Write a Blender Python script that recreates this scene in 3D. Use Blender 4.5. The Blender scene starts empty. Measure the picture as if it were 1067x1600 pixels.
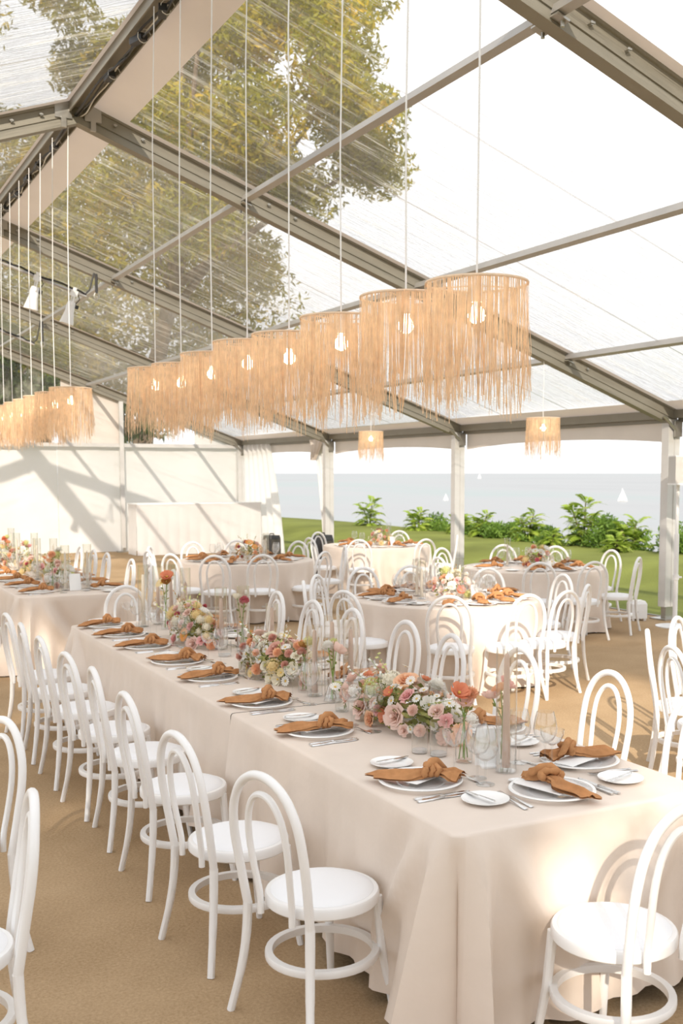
import bpy, math, random
import numpy as np
from math import sin, cos, pi, radians, sqrt, exp, atan2
from mathutils import Vector, Matrix, Euler

S = bpy.context.scene
COL = S.collection
W, HT = 1067, 1600

# ------------------------------------------------------------------ camera
FPX, PITCH, YAW, CAMZ = 1697.0, 0.089, 0.494, 1.95
cd = bpy.data.cameras.new('camera')
cam = bpy.data.objects.new('camera', cd); COL.objects.link(cam)
cd.sensor_fit = 'HORIZONTAL'; cd.sensor_width = 36.0
cd.lens = FPX / W * 36.0
cd.shift_x = (533.5 - 593.7) / W
cd.shift_y = (890.1 - 800.0) / W
cam.location = (0, 0, CAMZ)
cam.rotation_euler = (pi/2 - PITCH, 0, -YAW)
cd.clip_start = 0.05; cd.clip_end = 40000
cd.dof.use_dof = True; cd.dof.focus_distance = 5.2; cd.dof.aperture_fstop = 7.0
S.camera = cam

# ------------------------------------------------------------------ world, sun, exposure
wd = bpy.data.worlds.new('world'); S.world = wd; wd.use_nodes = True
bg = wd.node_tree.nodes['Background']
bg.inputs[0].default_value = (0.97, 0.98, 1.0, 1); bg.inputs[1].default_value = 1.12
sl = bpy.data.lights.new('sun', 'SUN'); sun = bpy.data.objects.new('sun', sl); COL.objects.link(sun)
SUN_AZ, SUN_EL = radians(25), radians(29)
sdir = Vector((sin(SUN_AZ)*cos(SUN_EL), cos(SUN_AZ)*cos(SUN_EL), -sin(SUN_EL)))
sun.rotation_euler = sdir.to_track_quat('-Z', 'Y').to_euler()
sun.location = (-10, -20, 15)
sl.energy = 4.6; sl.angle = radians(0.7); sl.color = (1.0, 0.89, 0.75)
S.view_settings.view_transform = 'Standard'; S.view_settings.look = 'None'
S.view_settings.gamma = 1.0; S.view_settings.use_curve_mapping = False
S.view_settings.exposure = 0.42
S.cycles.use_denoising = True
S.cycles.max_bounces = 10; S.cycles.diffuse_bounces = 5; S.cycles.glossy_bounces = 4
S.cycles.transparent_max_bounces = 40; S.cycles.transmission_bounces = 8
S.cycles.caustics_reflective = False; S.cycles.caustics_refractive = False
S.cycles.sample_clamp_indirect = 4.0

# ------------------------------------------------------------------ materials
def nodes(name):
    m = bpy.data.materials.new(name); m.use_nodes = True
    nt = m.node_tree; nt.nodes.clear()
    out = nt.nodes.new('ShaderNodeOutputMaterial')
    return m, nt, out
def N(nt, t, **kw):
    n = nt.nodes.new(t)
    for k, v in kw.items():
        if isinstance(k, str) and hasattr(n, k): setattr(n, k, v)
    return n
def L(nt, a, b): nt.links.new(a, b)
def ramp(nt, fac, stops):
    r = nt.nodes.new('ShaderNodeValToRGB'); e = r.color_ramp.elements
    while len(e) < len(stops): e.new(0.5)
    for i, (p, c) in enumerate(stops):
        e[i].position = p; e[i].color = (*c, 1) if len(c) == 3 else c
    L(nt, fac, r.inputs[0]); return r
def noise(nt, scale, detail=3, rough=0.55, map_scale=None, coord='Object'):
    tc = nt.nodes.new('ShaderNodeTexCoord'); n = nt.nodes.new('ShaderNodeTexNoise')
    n.inputs['Scale'].default_value = scale; n.inputs['Detail'].default_value = detail
    n.inputs['Roughness'].default_value = rough
    if map_scale:
        mp = nt.nodes.new('ShaderNodeMapping'); mp.inputs['Scale'].default_value = map_scale
        L(nt, tc.outputs[coord], mp.inputs[0]); L(nt, mp.outputs[0], n.inputs['Vector'])
    else: L(nt, tc.outputs[coord], n.inputs['Vector'])
    return n
def bump(nt, src, strength, dist=0.01):
    b = nt.nodes.new('ShaderNodeBump'); b.inputs['Strength'].default_value = strength
    b.inputs['Distance'].default_value = dist; L(nt, src, b.inputs['Height']); return b
def pbr(name, col, rough=0.5, metal=0.0, spec=0.5, var=0.0, vscale=8, bmp=0.0, bscale=60, trans=0.0, mscale=None, bdist=0.004):
    m, nt, out = nodes(name)
    p = nt.nodes.new('ShaderNodeBsdfPrincipled')
    p.inputs['Base Color'].default_value = (*col, 1); p.inputs['Roughness'].default_value = rough
    p.inputs['Metallic'].default_value = metal; p.inputs['Specular IOR Level'].default_value = spec
    if var > 0:
        n = noise(nt, vscale, 4, map_scale=mscale)
        a = tuple(max(0, c*(1-var)) for c in col); b = tuple(min(1, c*(1+var)) for c in col)
        r = ramp(nt, n.outputs[0], [(0.3, a), (0.7, b)]); L(nt, r.outputs[0], p.inputs['Base Color'])
    if bmp > 0:
        n2 = noise(nt, bscale, 3); b = bump(nt, n2.outputs[0], bmp, bdist); L(nt, b.outputs[0], p.inputs['Normal'])
    sh = p.outputs[0]
    if trans > 0:
        t = nt.nodes.new('ShaderNodeBsdfTranslucent'); t.inputs[0].default_value = (*col, 1)
        if var > 0: L(nt, r.outputs[0], t.inputs[0])
        mx = nt.nodes.new('ShaderNodeMixShader'); mx.inputs[0].default_value = trans
        L(nt, sh, mx.inputs[1]); L(nt, t.outputs[0], mx.inputs[2]); sh = mx.outputs[0]
    L(nt, sh, out.inputs[0]); return m
def two_sided_fresnel(nt, ior):
    f = nt.nodes.new('ShaderNodeFresnel'); ge = nt.nodes.new('ShaderNodeNewGeometry'); mx = nt.nodes.new('ShaderNodeMix'); mx.data_type = 'FLOAT'
    mx.inputs[2].default_value = ior; mx.inputs[3].default_value = 1/ior
    L(nt, ge.outputs['Backfacing'], mx.inputs[0]); L(nt, mx.outputs[0], f.inputs[0]); return f
def thin_glass(name, tint=(0.992, 0.993, 0.99), ior=1.5, boost=1.0, rough=0.0, milk=0.0):
    m, nt, out = nodes(name)
    t = nt.nodes.new('ShaderNodeBsdfTransparent'); t.inputs[0].default_value = (*tint, 1)
    g = nt.nodes.new('ShaderNodeBsdfGlossy'); g.inputs['Roughness'].default_value = rough
    f = two_sided_fresnel(nt, ior)
    mu = nt.nodes.new('ShaderNodeMath'); mu.operation = 'MULTIPLY'; mu.inputs[1].default_value = boost; mu.use_clamp = True
    L(nt, f.outputs[0], mu.inputs[0])
    mx = nt.nodes.new('ShaderNodeMixShader'); L(nt, mu.outputs[0], mx.inputs[0])
    L(nt, t.outputs[0], mx.inputs[1]); L(nt, g.outputs[0], mx.inputs[2])
    if milk:
        d = nt.nodes.new('ShaderNodeBsdfDiffuse'); d.inputs[0].default_value = (0.88, 0.88, 0.88, 1); m2 = nt.nodes.new('ShaderNodeMixShader'); m2.inputs[0].default_value = milk
        L(nt, mx.outputs[0], m2.inputs[1]); L(nt, d.outputs[0], m2.inputs[2]); mx = m2
    L(nt, mx.outputs[0], out.inputs[0]); return m
def emit(name, col, s):
    m, nt, out = nodes(name); e = nt.nodes.new('ShaderNodeEmission')
    e.inputs[0].default_value = (*col, 1); e.inputs[1].default_value = s; L(nt, e.outputs[0], out.inputs[0]); return m

def make_carpet():
    m, nt, out = nodes('carpet')
    p = nt.nodes.new('ShaderNodeBsdfPrincipled'); p.inputs['Roughness'].default_value = 0.95; p.inputs['Specular IOR Level'].default_value = 0.1
    n1 = noise(nt, 1.1, 5, 0.6); n2 = noise(nt, 75, 4, 0.75); n3 = noise(nt, 0.35, 2)
    mixv = nt.nodes.new('ShaderNodeMix'); mixv.data_type = 'FLOAT'; mixv.inputs[0].default_value = 0.6
    L(nt, n1.outputs[0], mixv.inputs[2]); L(nt, n2.outputs[0], mixv.inputs[3])
    r = ramp(nt, mixv.outputs[0], [(0.36, (0.29, 0.195, 0.105)), (0.5, (0.39, 0.272, 0.158)), (0.64, (0.48, 0.345, 0.21))])
    L(nt, r.outputs[0], p.inputs['Base Color'])
    b = bump(nt, n2.outputs[0], 0.6, 0.006); L(nt, b.outputs[0], p.inputs['Normal']); L(nt, p.outputs[0], out.inputs[0]); return m
def make_vinyl_clear():
    m, nt, out = nodes('clear_vinyl')
    streak = noise(nt, 1.0, 6, 0.62, (1.1, 9.0, 1.0)); fine = noise(nt, 1.0, 4, 0.6, (2.5, 45.0, 1.0))
    t = nt.nodes.new('ShaderNodeBsdfTransparent'); t.inputs[0].default_value = (0.985, 0.985, 0.985, 1)
    g = nt.nodes.new('ShaderNodeBsdfGlossy'); g.inputs['Roughness'].default_value = 0.06
    f = two_sided_fresnel(nt, 1.48)
    ad = nt.nodes.new('ShaderNodeMath'); ad.operation = 'ADD'; L(nt, streak.outputs[0], ad.inputs[0]); L(nt, fine.outputs[0], ad.inputs[1])
    b = bump(nt, ad.outputs[0], 0.35, 0.03); L(nt, b.outputs[0], g.inputs['Normal']); L(nt, b.outputs[0], f.inputs['Normal'])
    m1 = nt.nodes.new('ShaderNodeMixShader')
    fm = nt.nodes.new('ShaderNodeMath'); fm.operation = 'MULTIPLY'; fm.inputs[1].default_value = 1.5; fm.use_clamp = True
    L(nt, f.outputs[0], fm.inputs[0]); L(nt, fm.outputs[0], m1.inputs[0]); L(nt, t.outputs[0], m1.inputs[1]); L(nt, g.outputs[0], m1.inputs[2])
    d = nt.nodes.new('ShaderNodeBsdfDiffuse'); d.inputs[0].default_value = (0.84, 0.80, 0.69, 1)
    tl = nt.nodes.new('ShaderNodeBsdfTranslucent'); tl.inputs[0].default_value = (0.84, 0.80, 0.69, 1)
    m2 = nt.nodes.new('ShaderNodeMixShader'); m2.inputs[0].default_value = 0.6; L(nt, d.outputs[0], m2.inputs[1]); L(nt, tl.outputs[0], m2.inputs[2])
    hz = ramp(nt, ad.outputs[0], [(0.42, (0.03,)*3), (0.53, (0.08,)*3), (0.61, (0.42,)*3)])
    ad.operation = 'ADD'
    line = noise(nt, 1.0, 2, 0.5, (2.4, 75.0, 1.0)); hm = nt.nodes.new('ShaderNodeMath'); hm.operation = 'MULTIPLY_ADD'; hm.inputs[1].default_value = 0.45; L(nt, line.outputs[0], hm.inputs[0])
    h2 = nt.nodes.new('ShaderNodeMath'); h2.operation = 'MULTIPLY'; h2.inputs[1].default_value = 0.55; L(nt, streak.outputs[0], h2.inputs[0]); L(nt, h2.outputs[0], hm.inputs[2])
    nt.links.remove(hz.inputs[0].links[0]); L(nt, hm.outputs[0], hz.inputs[0])
    m3 = nt.nodes.new('ShaderNodeMixShader'); L(nt, hz.outputs[0], m3.inputs[0]); L(nt, m1.outputs[0], m3.inputs[1]); L(nt, m2.outputs[0], m3.inputs[2])
    L(nt, m3.outputs[0], out.inputs[0]); return m
def make_leafmat(name, stops, trans=0.35, scale=0.5):
    m, nt, out = nodes(name)
    n = noise(nt, scale, 4, 0.65); r = ramp(nt, n.outputs[0], stops)
    p = nt.nodes.new('ShaderNodeBsdfPrincipled'); p.inputs['Roughness'].default_value = 0.55; p.inputs['Specular IOR Level'].default_value = 0.3
    L(nt, r.outputs[0], p.inputs['Base Color'])
    t = nt.nodes.new('ShaderNodeBsdfTranslucent'); L(nt, r.outputs[0], t.inputs[0])
    mx = nt.nodes.new('ShaderNodeMixShader'); mx.inputs[0].default_value = trans
    L(nt, p.outputs[0], mx.inputs[1]); L(nt, t.outputs[0], mx.inputs[2]); L(nt, mx.outputs[0], out.inputs[0]); return m
def make_sea():
    m, nt, out = nodes('sea_water')
    n = noise(nt, 1.0, 5, 0.6, (0.0035, 0.0012, 1)); n2 = noise(nt, 1.0, 4, 0.6, (0.25, 0.12, 1))
    r = ramp(nt, n.outputs[0], [(0.3, (0.225, 0.238, 0.25)), (0.5, (0.26, 0.27, 0.28)), (0.68, (0.225, 0.275, 0.275))])
    p = nt.nodes.new('ShaderNodeBsdfPrincipled'); p.inputs['Roughness'].default_value = 0.45; p.inputs['Specular IOR Level'].default_value = 0.25
    L(nt, r.outputs[0], p.inputs['Base Color']); b = bump(nt, n2.outputs[0], 0.35, 0.5); L(nt, b.outputs[0], p.inputs['Normal'])
    L(nt, p.outputs[0], out.inputs[0]); return m

M = {}
M['carpet'] = make_carpet()
M['clear'] = make_vinyl_clear()
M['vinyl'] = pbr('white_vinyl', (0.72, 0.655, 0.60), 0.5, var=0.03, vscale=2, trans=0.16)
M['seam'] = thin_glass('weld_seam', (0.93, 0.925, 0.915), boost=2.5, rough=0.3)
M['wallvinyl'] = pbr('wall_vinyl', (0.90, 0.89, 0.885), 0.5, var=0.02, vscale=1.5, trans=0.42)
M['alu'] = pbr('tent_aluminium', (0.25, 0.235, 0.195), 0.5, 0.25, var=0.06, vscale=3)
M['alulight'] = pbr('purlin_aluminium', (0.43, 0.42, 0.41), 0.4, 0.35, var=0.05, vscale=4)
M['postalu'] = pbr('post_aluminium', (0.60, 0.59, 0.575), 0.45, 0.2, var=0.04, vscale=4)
M['steel'] = pbr('bolt_steel', (0.42, 0.41, 0.38), 0.35, 0.85)
M['darkmetal'] = pbr('dark_joint', (0.06, 0.055, 0.045), 0.6)
M['black'] = pbr('black_rubber', (0.018, 0.018, 0.02), 0.5, var=0.2)
M['chair'] = pbr('white_chair_paint', (0.81, 0.80, 0.79), 0.35, var=0.02, vscale=6)
M['cushion'] = pbr('white_seat_fabric', (0.82, 0.822, 0.835), 0.85, spec=0.2, bmp=0.15, bscale=350, bdist=0.001)
M['cloth'] = pbr('champagne_tablecloth', (0.70, 0.605, 0.525), 0.5, spec=0.35, var=0.03, vscale=5, bmp=0.25, bscale=9, bdist=0.012)
M['napkin'] = pbr('rust_linen', (0.46, 0.225, 0.098), 0.9, spec=0.15, var=0.14, vscale=30, bmp=0.3, bscale=500, bdist=0.001)
M['glass'] = thin_glass('clear_glass', boost=1.7)
M['ribglass'] = thin_glass('ribbed_glass', (0.965, 0.965, 0.955), boost=2.0, rough=0.05)
M['chargerglass'] = thin_glass('charger_glass', (0.99, 0.99, 0.99), boost=1.5, milk=0.32)
M['porcelain'] = pbr('white_porcelain', (0.86, 0.85, 0.83), 0.15)
M['silver'] = pbr('silver_cutlery', (0.72, 0.71, 0.70), 0.16, 1.0)
M['paper'] = pbr('white_card', (0.88, 0.875, 0.86), 0.8)
M['ink'] = pbr('grey_ink', (0.25, 0.24, 0.23), 0.8)
M['candle'] = pbr('blush_wax', (0.70, 0.53, 0.43), 0.45, trans=0.15)
M['candlecream'] = pbr('cream_wax', (0.82, 0.74, 0.62), 0.45, trans=0.15)
M['wick'] = pbr('wick', (0.05, 0.04, 0.03), 0.9)
M['raffia'] = pbr('natural_raffia', (0.84, 0.645, 0.455), 0.8, spec=0.2, var=0.15, vscale=25, trans=0.5)
M['raffiaring'] = pbr('raffia_band', (0.78, 0.60, 0.44), 0.85, spec=0.2, var=0.08, vscale=40)
M['bulb'] = emit('warm_bulb', (1.0, 0.83, 0.55), 12.0)
M['whiteplastic'] = pbr('white_plastic', (0.82, 0.82, 0.82), 0.4)
M['greyplastic'] = pbr('grey_fabric', (0.60, 0.585, 0.56), 0.8, bmp=0.1, bscale=300)
M['lens'] = pbr('lamp_lens', (0.75, 0.72, 0.62), 0.2)
M['lawn'] = pbr('lawn_grass', (0.155, 0.178, 0.045), 0.95, spec=0.1, var=0.28, vscale=0.5, bmp=0.6, bscale=30, bdist=0.03)
M['soil'] = pbr('bluff_soil', (0.16, 0.2, 0.06), 0.95, var=0.3, vscale=0.8)
M['sea'] = make_sea()
M['bark'] = pbr('tree_bark', (0.13, 0.095, 0.065), 0.9, var=0.3, vscale=6, bmp=0.5, bscale=20, bdist=0.03)
M['treeleaf'] = make_leafmat('tree_leaves', [(0.32, (0.13, 0.15, 0.008)), (0.5, (0.34, 0.32, 0.015)), (0.66, (0.66, 0.45, 0.03))], 0.5, 0.55)
M['darkleaf'] = make_leafmat('dark_leaves', [(0.3, (0.035, 0.06, 0.02)), (0.7, (0.10, 0.14, 0.04))], 0.3, 0.4)
M['sumac'] = make_leafmat('sumac_leaves', [(0.3, (0.17, 0.29, 0.035)), (0.52, (0.32, 0.43, 0.06)), (0.72, (0.50, 0.54, 0.13))], 0.4, 1.2)
M['hedge'] = make_leafmat('hedge_leaves', [(0.3, (0.06, 0.12, 0.02)), (0.55, (0.16, 0.27, 0.04)), (0.75, (0.36, 0.44, 0.10))], 0.35, 1.5)
M['stem'] = pbr('green_stem', (0.20, 0.30, 0.06), 0.6)
M['foliage'] = make_leafmat('arrangement_foliage', [(0.3, (0.09, 0.12, 0.03)), (0.5, (0.24, 0.25, 0.07)), (0.68, (0.48, 0.40, 0.14))], 0.3, 14)
M['sail'] = pbr('white_sail', (0.93, 0.93, 0.93), 0.6)
def petal(name, c, v=0.12): M[name] = pbr(name, c, 0.6, spec=0.2, var=v, vscale=45, trans=0.3)
petal('petal_blush', (0.86, 0.66, 0.58)); petal('petal_pink', (0.84, 0.50, 0.48)); petal('petal_peach', (0.88, 0.56, 0.36))
petal('petal_cream', (0.85, 0.80, 0.66)); petal('petal_white', (0.86, 0.84, 0.79)); petal('petal_mauve', (0.72, 0.42, 0.34))
petal('petal_coral', (0.80, 0.34, 0.20)); petal('petal_orange', (0.86, 0.36, 0.08)); petal('petal_butter', (0.82, 0.66, 0.34)); petal('petal_lime', (0.62, 0.62, 0.26))
petal('petal_rosered', (0.62, 0.17, 0.20)); petal('petal_bronze', (0.50, 0.26, 0.08))
M['pollen'] = pbr('flower_centre', (0.65, 0.42, 0.08), 0.8)

# ------------------------------------------------------------------ mesh helpers
class MB:
    def __init__(s): s.v = []; s.f = []; s.mi = []; s.cur = 0
    def add(s, vs, fs):
        o = len(s.v); s.v.extend([tuple(q) for q in vs])
        for f in fs: s.f.append(tuple(i+o for i in f)); s.mi.append(s.cur)
    def box(s, c, d, R=None):
        x, y, z = d[0]/2, d[1]/2, d[2]/2
        P = [(-x,-y,-z),(x,-y,-z),(x,y,-z),(-x,y,-z),(-x,-y,z),(x,-y,z),(x,y,z),(-x,y,z)]
        if R is not None: P = [R @ Vector(p) for p in P]
        s.add([(p[0]+c[0], p[1]+c[1], p[2]+c[2]) for p in P], [(0,3,2,1),(4,5,6,7),(0,1,5,4),(1,2,6,5),(2,3,7,6),(3,0,4,7)])
    def tube(s, P, r, n=8, closed=False, caps=True, flat=None):
        P = [Vector(p) for p in P]; m = len(P)
        rs = r if isinstance(r, (list, tuple)) else [r]*m
        T = []
        for i in range(m):
            a = P[(i-1) % m] if (closed or i > 0) else P[i]; b = P[(i+1) % m] if (closed or i < m-1) else P[i]
            t = (b-a); T.append(t.normalized() if t.length > 1e-9 else Vector((0,0,1)))
        u = T[0].orthogonal().normalized(); vs = []
        for i in range(m):
            u = (u - T[i]*u.dot(T[i])); u = u.normalized() if u.length > 1e-6 else T[i].orthogonal().normalized()
            w = T[i].cross(u)
            for k in range(n):
                a = 2*pi*k/n; vs.append(P[i] + u*(cos(a)*rs[i]) + w*(sin(a)*rs[i]))
        fs = []
        for i in range(m if closed else m-1):
            j = (i+1) % m
            for k in range(n): fs.append((i*n+k, i*n+(k+1) % n, j*n+(k+1) % n, j*n+k))
        if caps and not closed:
            fs.append(tuple(range(n-1, -1, -1))); fs.append(tuple((m-1)*n+k for k in range(n)))
        s.add(vs, fs)
    def lathe(s, prof, n=32, c=(0,0,0), closed=False, sx=1, sy=1):
        vs = []; fs = []; m = len(prof); idx = []
        for (r, z) in prof:
            if r < 1e-6: idx.append([len(vs)]); vs.append((c[0], c[1], c[2]+z))
            else:
                idx.append(list(range(len(vs), len(vs)+n)))
                for k in range(n):
                    a = 2*pi*k/n; vs.append((c[0]+r*cos(a)*sx, c[1]+r*sin(a)*sy, c[2]+z))
        for i in range(m if closed else m-1):
            A, B = idx[i], idx[(i+1) % m]
            for k in range(n):
                k2 = (k+1) % n
                if len(A) == 1 and len(B) == 1: break
                if len(A) == 1: fs.append((A[0], B[k2], B[k]))
                elif len(B) == 1: fs.append((A[k], A[k2], B[0]))
                else: fs.append((A[k], A[k2], B[k2], B[k]))
        s.add(vs, fs)
    def grid(s, f, nu, nv, wrap=False):
        vs = [f(i/nu, j/nv) for j in range(nv+1) for i in range(nu if wrap else nu+1)]
        w = nu if wrap else nu+1; fs = []
        for j in range(nv):
            for i in range(nu):
                i2 = (i+1) % w if wrap else i+1
                fs.append((j*w+i, j*w+i2, (j+1)*w+i2, (j+1)*w+i))
        s.add(vs, fs)
    def mesh(s, name, mats, smooth=True, angle=40):
        me = bpy.data.meshes.new(name); me.from_pydata(s.v, [], s.f)
        for m in (mats if isinstance(mats, (list, tuple)) else [mats]): me.materials.append(m)
        if s.mi and max(s.mi) > 0: me.polygons.foreach_set('material_index', s.mi)
        me.update()
        if smooth:
            me.shade_smooth()
            if angle: me.set_sharp_from_angle(angle=radians(angle))
        return me
KIDS = {}
def link(o, parent=None):
    COL.objects.link(o)
    if parent is not None:
        o.parent = parent; KIDS.setdefault(parent, []).append(o)
    return o
def part(name, mb, mat, parent=None, smooth=True, angle=40, loc=None, rot=None, stuff=False):
    me = mb.mesh(name, mat, smooth, angle) if isinstance(mb, MB) else mb
    o = bpy.data.objects.new(name, me); link(o, parent)
    if loc is not None: o.location = loc
    if rot is not None: o.rotation_euler = rot
    if stuff: o['kind'] = 'stuff'
    return o
def tag(o, label, cat, group=None, kind=None):
    o['label'] = label; o['category'] = cat
    if group: o['group'] = group
    if kind: o['kind'] = kind
    return o
def thing(name, label, cat, loc=(0,0,0), rz=0, group=None):
    o = bpy.data.objects.new(name, None); COL.objects.link(o); o.empty_display_size = 0.1
    o.location = loc; o.rotation_euler = (0, 0, rz); return tag(o, label, cat, group)
def struct(name, mb=None, mat=None, **kw):
    if mb is None:
        o = bpy.data.objects.new(name, None); COL.objects.link(o)
    else: o = part(name, mb, mat, None, **kw)
    o['kind'] = 'structure'; return o
def dup(root, loc, rz=0, label=None, group=None, cat=None, sc=None, rot=None):
    r = root.copy(); COL.objects.link(r); r.location = loc
    r.rotation_euler = rot if rot is not None else (0, 0, rz)
    if sc is not None: r.scale = (sc,)*3 if not isinstance(sc, tuple) else sc
    if label: r['label'] = label
    if group: r['group'] = group
    if cat: r['category'] = cat
    for c in KIDS.get(root, []):
        if c.name.startswith('cord'): continue
        d = c.copy(); d.parent = r; COL.objects.link(d); KIDS.setdefault(r, []).append(d)
        for g in KIDS.get(c, []):
            e = g.copy(); e.parent = d; COL.objects.link(e); KIDS.setdefault(d, []).append(e)
    return r
class Proto:
    """first use moves the original, later uses copy it"""
    def __init__(s, root): s.root = root; s.used = False
    def put(s, loc, rz, label, group=None, rot=None, sc=None):
        if not s.used:
            s.used = True; r = s.root; r.location = loc; r.rotation_euler = rot if rot is not None else (0, 0, rz)
            if sc is not None: r.scale = (sc,)*3 if not isinstance(sc, tuple) else sc
            r['label'] = label
            if group: r['group'] = group
            return r
        return dup(s.root, loc, rz, label, group, sc=sc, rot=rot)
ORD = ['first', 'second', 'third', 'fourth', 'fifth', 'sixth', 'seventh', 'eighth', 'ninth', 'tenth']

# ------------------------------------------------------------------ ground, sea
mb = MB(); mb.grid(lambda u, v: (-7 + 17.3*u, -4 + 30.9*v, 0), 4, 8); struct('floor', mb, M['carpet'])
mb = MB(); mb.box((10.335, 11.5, -0.005), (0.05, 30.9, 0.03)); struct('trim_1', mb, M['alu'])
def lawnz(x, y):
    z = -0.03
    if x > 12.6: z += 0.30*min(1, (x-12.6)/1.6)**2*(3-2*min(1, (x-12.6)/1.6))
    if x > 16.4: z -= 0.9*(x-16.4)
    if x > 18: z -= 1.6*(x-18)
    return max(z, -14)
xs = [-40, -20, -7, 4, 10, 12, 12.6, 12.9, 13.2, 13.5, 13.8, 14.2, 15, 16, 16.4, 17, 18, 20, 24]
mb = MB(); mb.grid(lambda u, v: (xs[int(round(u*(len(xs)-1)))], -40 + 130*v, lawnz(xs[int(round(u*(len(xs)-1)))], 0) + 0.04*sin(v*37)*(1 if xs[int(round(u*(len(xs)-1)))] > 12.4 else 0)), len(xs)-1, 60)
struct('lawn', mb, M['lawn'])
mb = MB(); mb.grid(lambda u, v: (14 + 24000*u*u*u, -9000 + 39000*v, -12), 20, 20); struct('sea', mb, M['sea'])

# ------------------------------------------------------------------ tent
BAY, Y2 = 5.232, 10.889
YK = [Y2 + BAY*(k-2) for k in range(0, 6)]
XR, ZR, XE, ZE = 2.549, 5.287, 10.274, 2.548
SL = (ZR-ZE)/(XE-XR); DEP = 0.22
def zlow(x): return ZR - SL*abs(x-XR)
ceiling = struct('ceiling')
def rafter_mesh(sgn):
    mb = MB(); h = 0.06
    prof = [(-h,0),(h,0),(h,0.062),(h-0.012,0.066),(h-0.012,0.080),(h,0.084),(h,DEP-0.03),(h+0.012,DEP-0.025),(h+0.012,DEP),(-h-0.012,DEP),(-h-0.012,DEP-0.025),(-h,DEP-0.03),(-h,0.084),(-h+0.012,0.080),(-h+0.012,0.066),(-h,0.062)]
    n = len(prof); vs = []
    for x in (0.0, XE-XR):
        for (y, z) in prof: vs.append((sgn*x, y, ZR-SL*x+z))
    fs = [(i, (i+1) % n, n+(i+1) % n, n+i) for i in range(n)] + [tuple(range(n))[::-1], tuple(range(n, 2*n))]
    if sgn < 0: fs = [f[::-1] for f in fs]
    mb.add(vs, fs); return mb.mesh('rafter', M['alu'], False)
rmesh = {s: rafter_mesh(s) for s in (1, -1)}
mb = MB(); mb.tube([(0,-0.02,0),(0,0.02,0)], 0.016, 6); mb.box((0,0.022,0), (0.035,0.012,0.012)); boltm = mb.mesh('bolt', M['steel'])
mb = MB(); mb.box((0,0,0), (0.16, 0.016, 0.15)); mb.box((0,0,-0.11), (0.05, 0.03, 0.10)); platem = mb.mesh('ridge_plate', M['steel'], False)
PUR = [(4.241, 4.767), (6.309, 4.047), (8.449, 3.36)]
for k, y in enumerate(YK):
    for s in (1, -1):
        if k == 0 and s < 0: continue
        r = part('rafter', rmesh[s], None, ceiling, loc=(XR, y, 0))
        if k >= 1:
            for x in ([0.35, 0.62, 1.95, 2.25] + ([4.0, 6.2] if s > 0 else [])):
                for sd in (-1,):
                    part('bolt', boltm, None, r, loc=(s*x, sd*0.07, ZR-SL*x+0.145), rot=(0, 0, pi))
        mbp = MB()
        if k >= 1:
            part('bracket', platem, None, r, loc=(s*0.14, -0.066, ZR+0.10))
for (px, pz) in PUR:
    for s in (1, -1):
        for k in range(0 if s > 0 else 1, 5):
            mb = MB(); X = XR + s*(px-XR)
            R = Matrix.Rotation(s*math.atan(SL), 3, 'Y')
            mb.box((X, (YK[k]+YK[k+1])/2, pz), (0.065, BAY-0.11, 0.065), R)
            pu = part('purlin', mb, M['alulight'], ceiling, smooth=False)
            mb = MB()
            for yy in (YK[k]+0.10, YK[k+1]-0.10):
                mb.box((X, yy, pz-0.055), (0.10, 0.075, 0.014), R); mb.tube([(X+0.02, yy, pz-0.05), (X+0.02, yy, pz-0.10)], 0.014, 6)
            part('clamp', mb, M['steel'], pu)
for k in range(1, 5):
    yc = (YK[k]+YK[k+1])/2; mb = MB(); mb.box((XR, yc, ZR+0.165), (0.17, BAY-0.11, 0.05)); mb.box((XR-0.082, yc, ZR+0.12), (0.012, BAY-0.11, 0.06)); mb.box((XR+0.082, yc, ZR+0.12), (0.012, BAY-0.11, 0.06))
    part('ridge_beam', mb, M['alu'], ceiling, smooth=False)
# roof sheets: clear middle in a white vinyl border, one per bay and slope
BR, BE, BS = 0.47, 0.42, 0.17
for k in range(5):
    y0, y1 = YK[k], YK[k+1]
    for s in ((1, -1) if k else (1,)):
        BR = 0.47 if s > 0 else 0.13
        def P(d, y, dz=0.0): return (XR + s*d, y, ZR - SL*d + DEP - 0.004 + dz)
        LEN = XE - XR + 0.12
        mb = MB()
        nu, nv = 24, 10
        def cf(u, v):
            d = BR + (LEN-BR-BE)*u; y = y0+BS + (y1-y0-2*BS)*v
            return P(d, y, -0.05*sin(pi*u)*sin(pi*v)*0.5 + 0.012*sin(9*u+3*k)*sin(pi*v))
        mb.grid(cf, nu, nv); part('clear_panel', mb, M['clear'], ceiling)
        mb = MB()
        for (a, b, c, d2) in ((0, LEN, y0, y0+BS), (0, LEN, y1-BS, y1), (0, BR, y0+BS, y1-BS), (LEN-BE, LEN, y0+BS, y1-BS)):
            mb.grid(lambda u, v: P(a+(b-a)*u, c+(d2-c)*v, 0.002), 6, 2)
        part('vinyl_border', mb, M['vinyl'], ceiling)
        for t in (0.36, 0.68):
            mb = MB(); yy = y0 + BAY*t
            mb.grid(lambda u, v: (lambda q: (q[0], q[1]+0.028*(v-0.5), q[2]-0.004))(cf(u, (yy-y0-BS)/(y1-y0-2*BS))), 20, 1)
            part('weld_seam', mb, M['seam'], ceiling)
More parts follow.
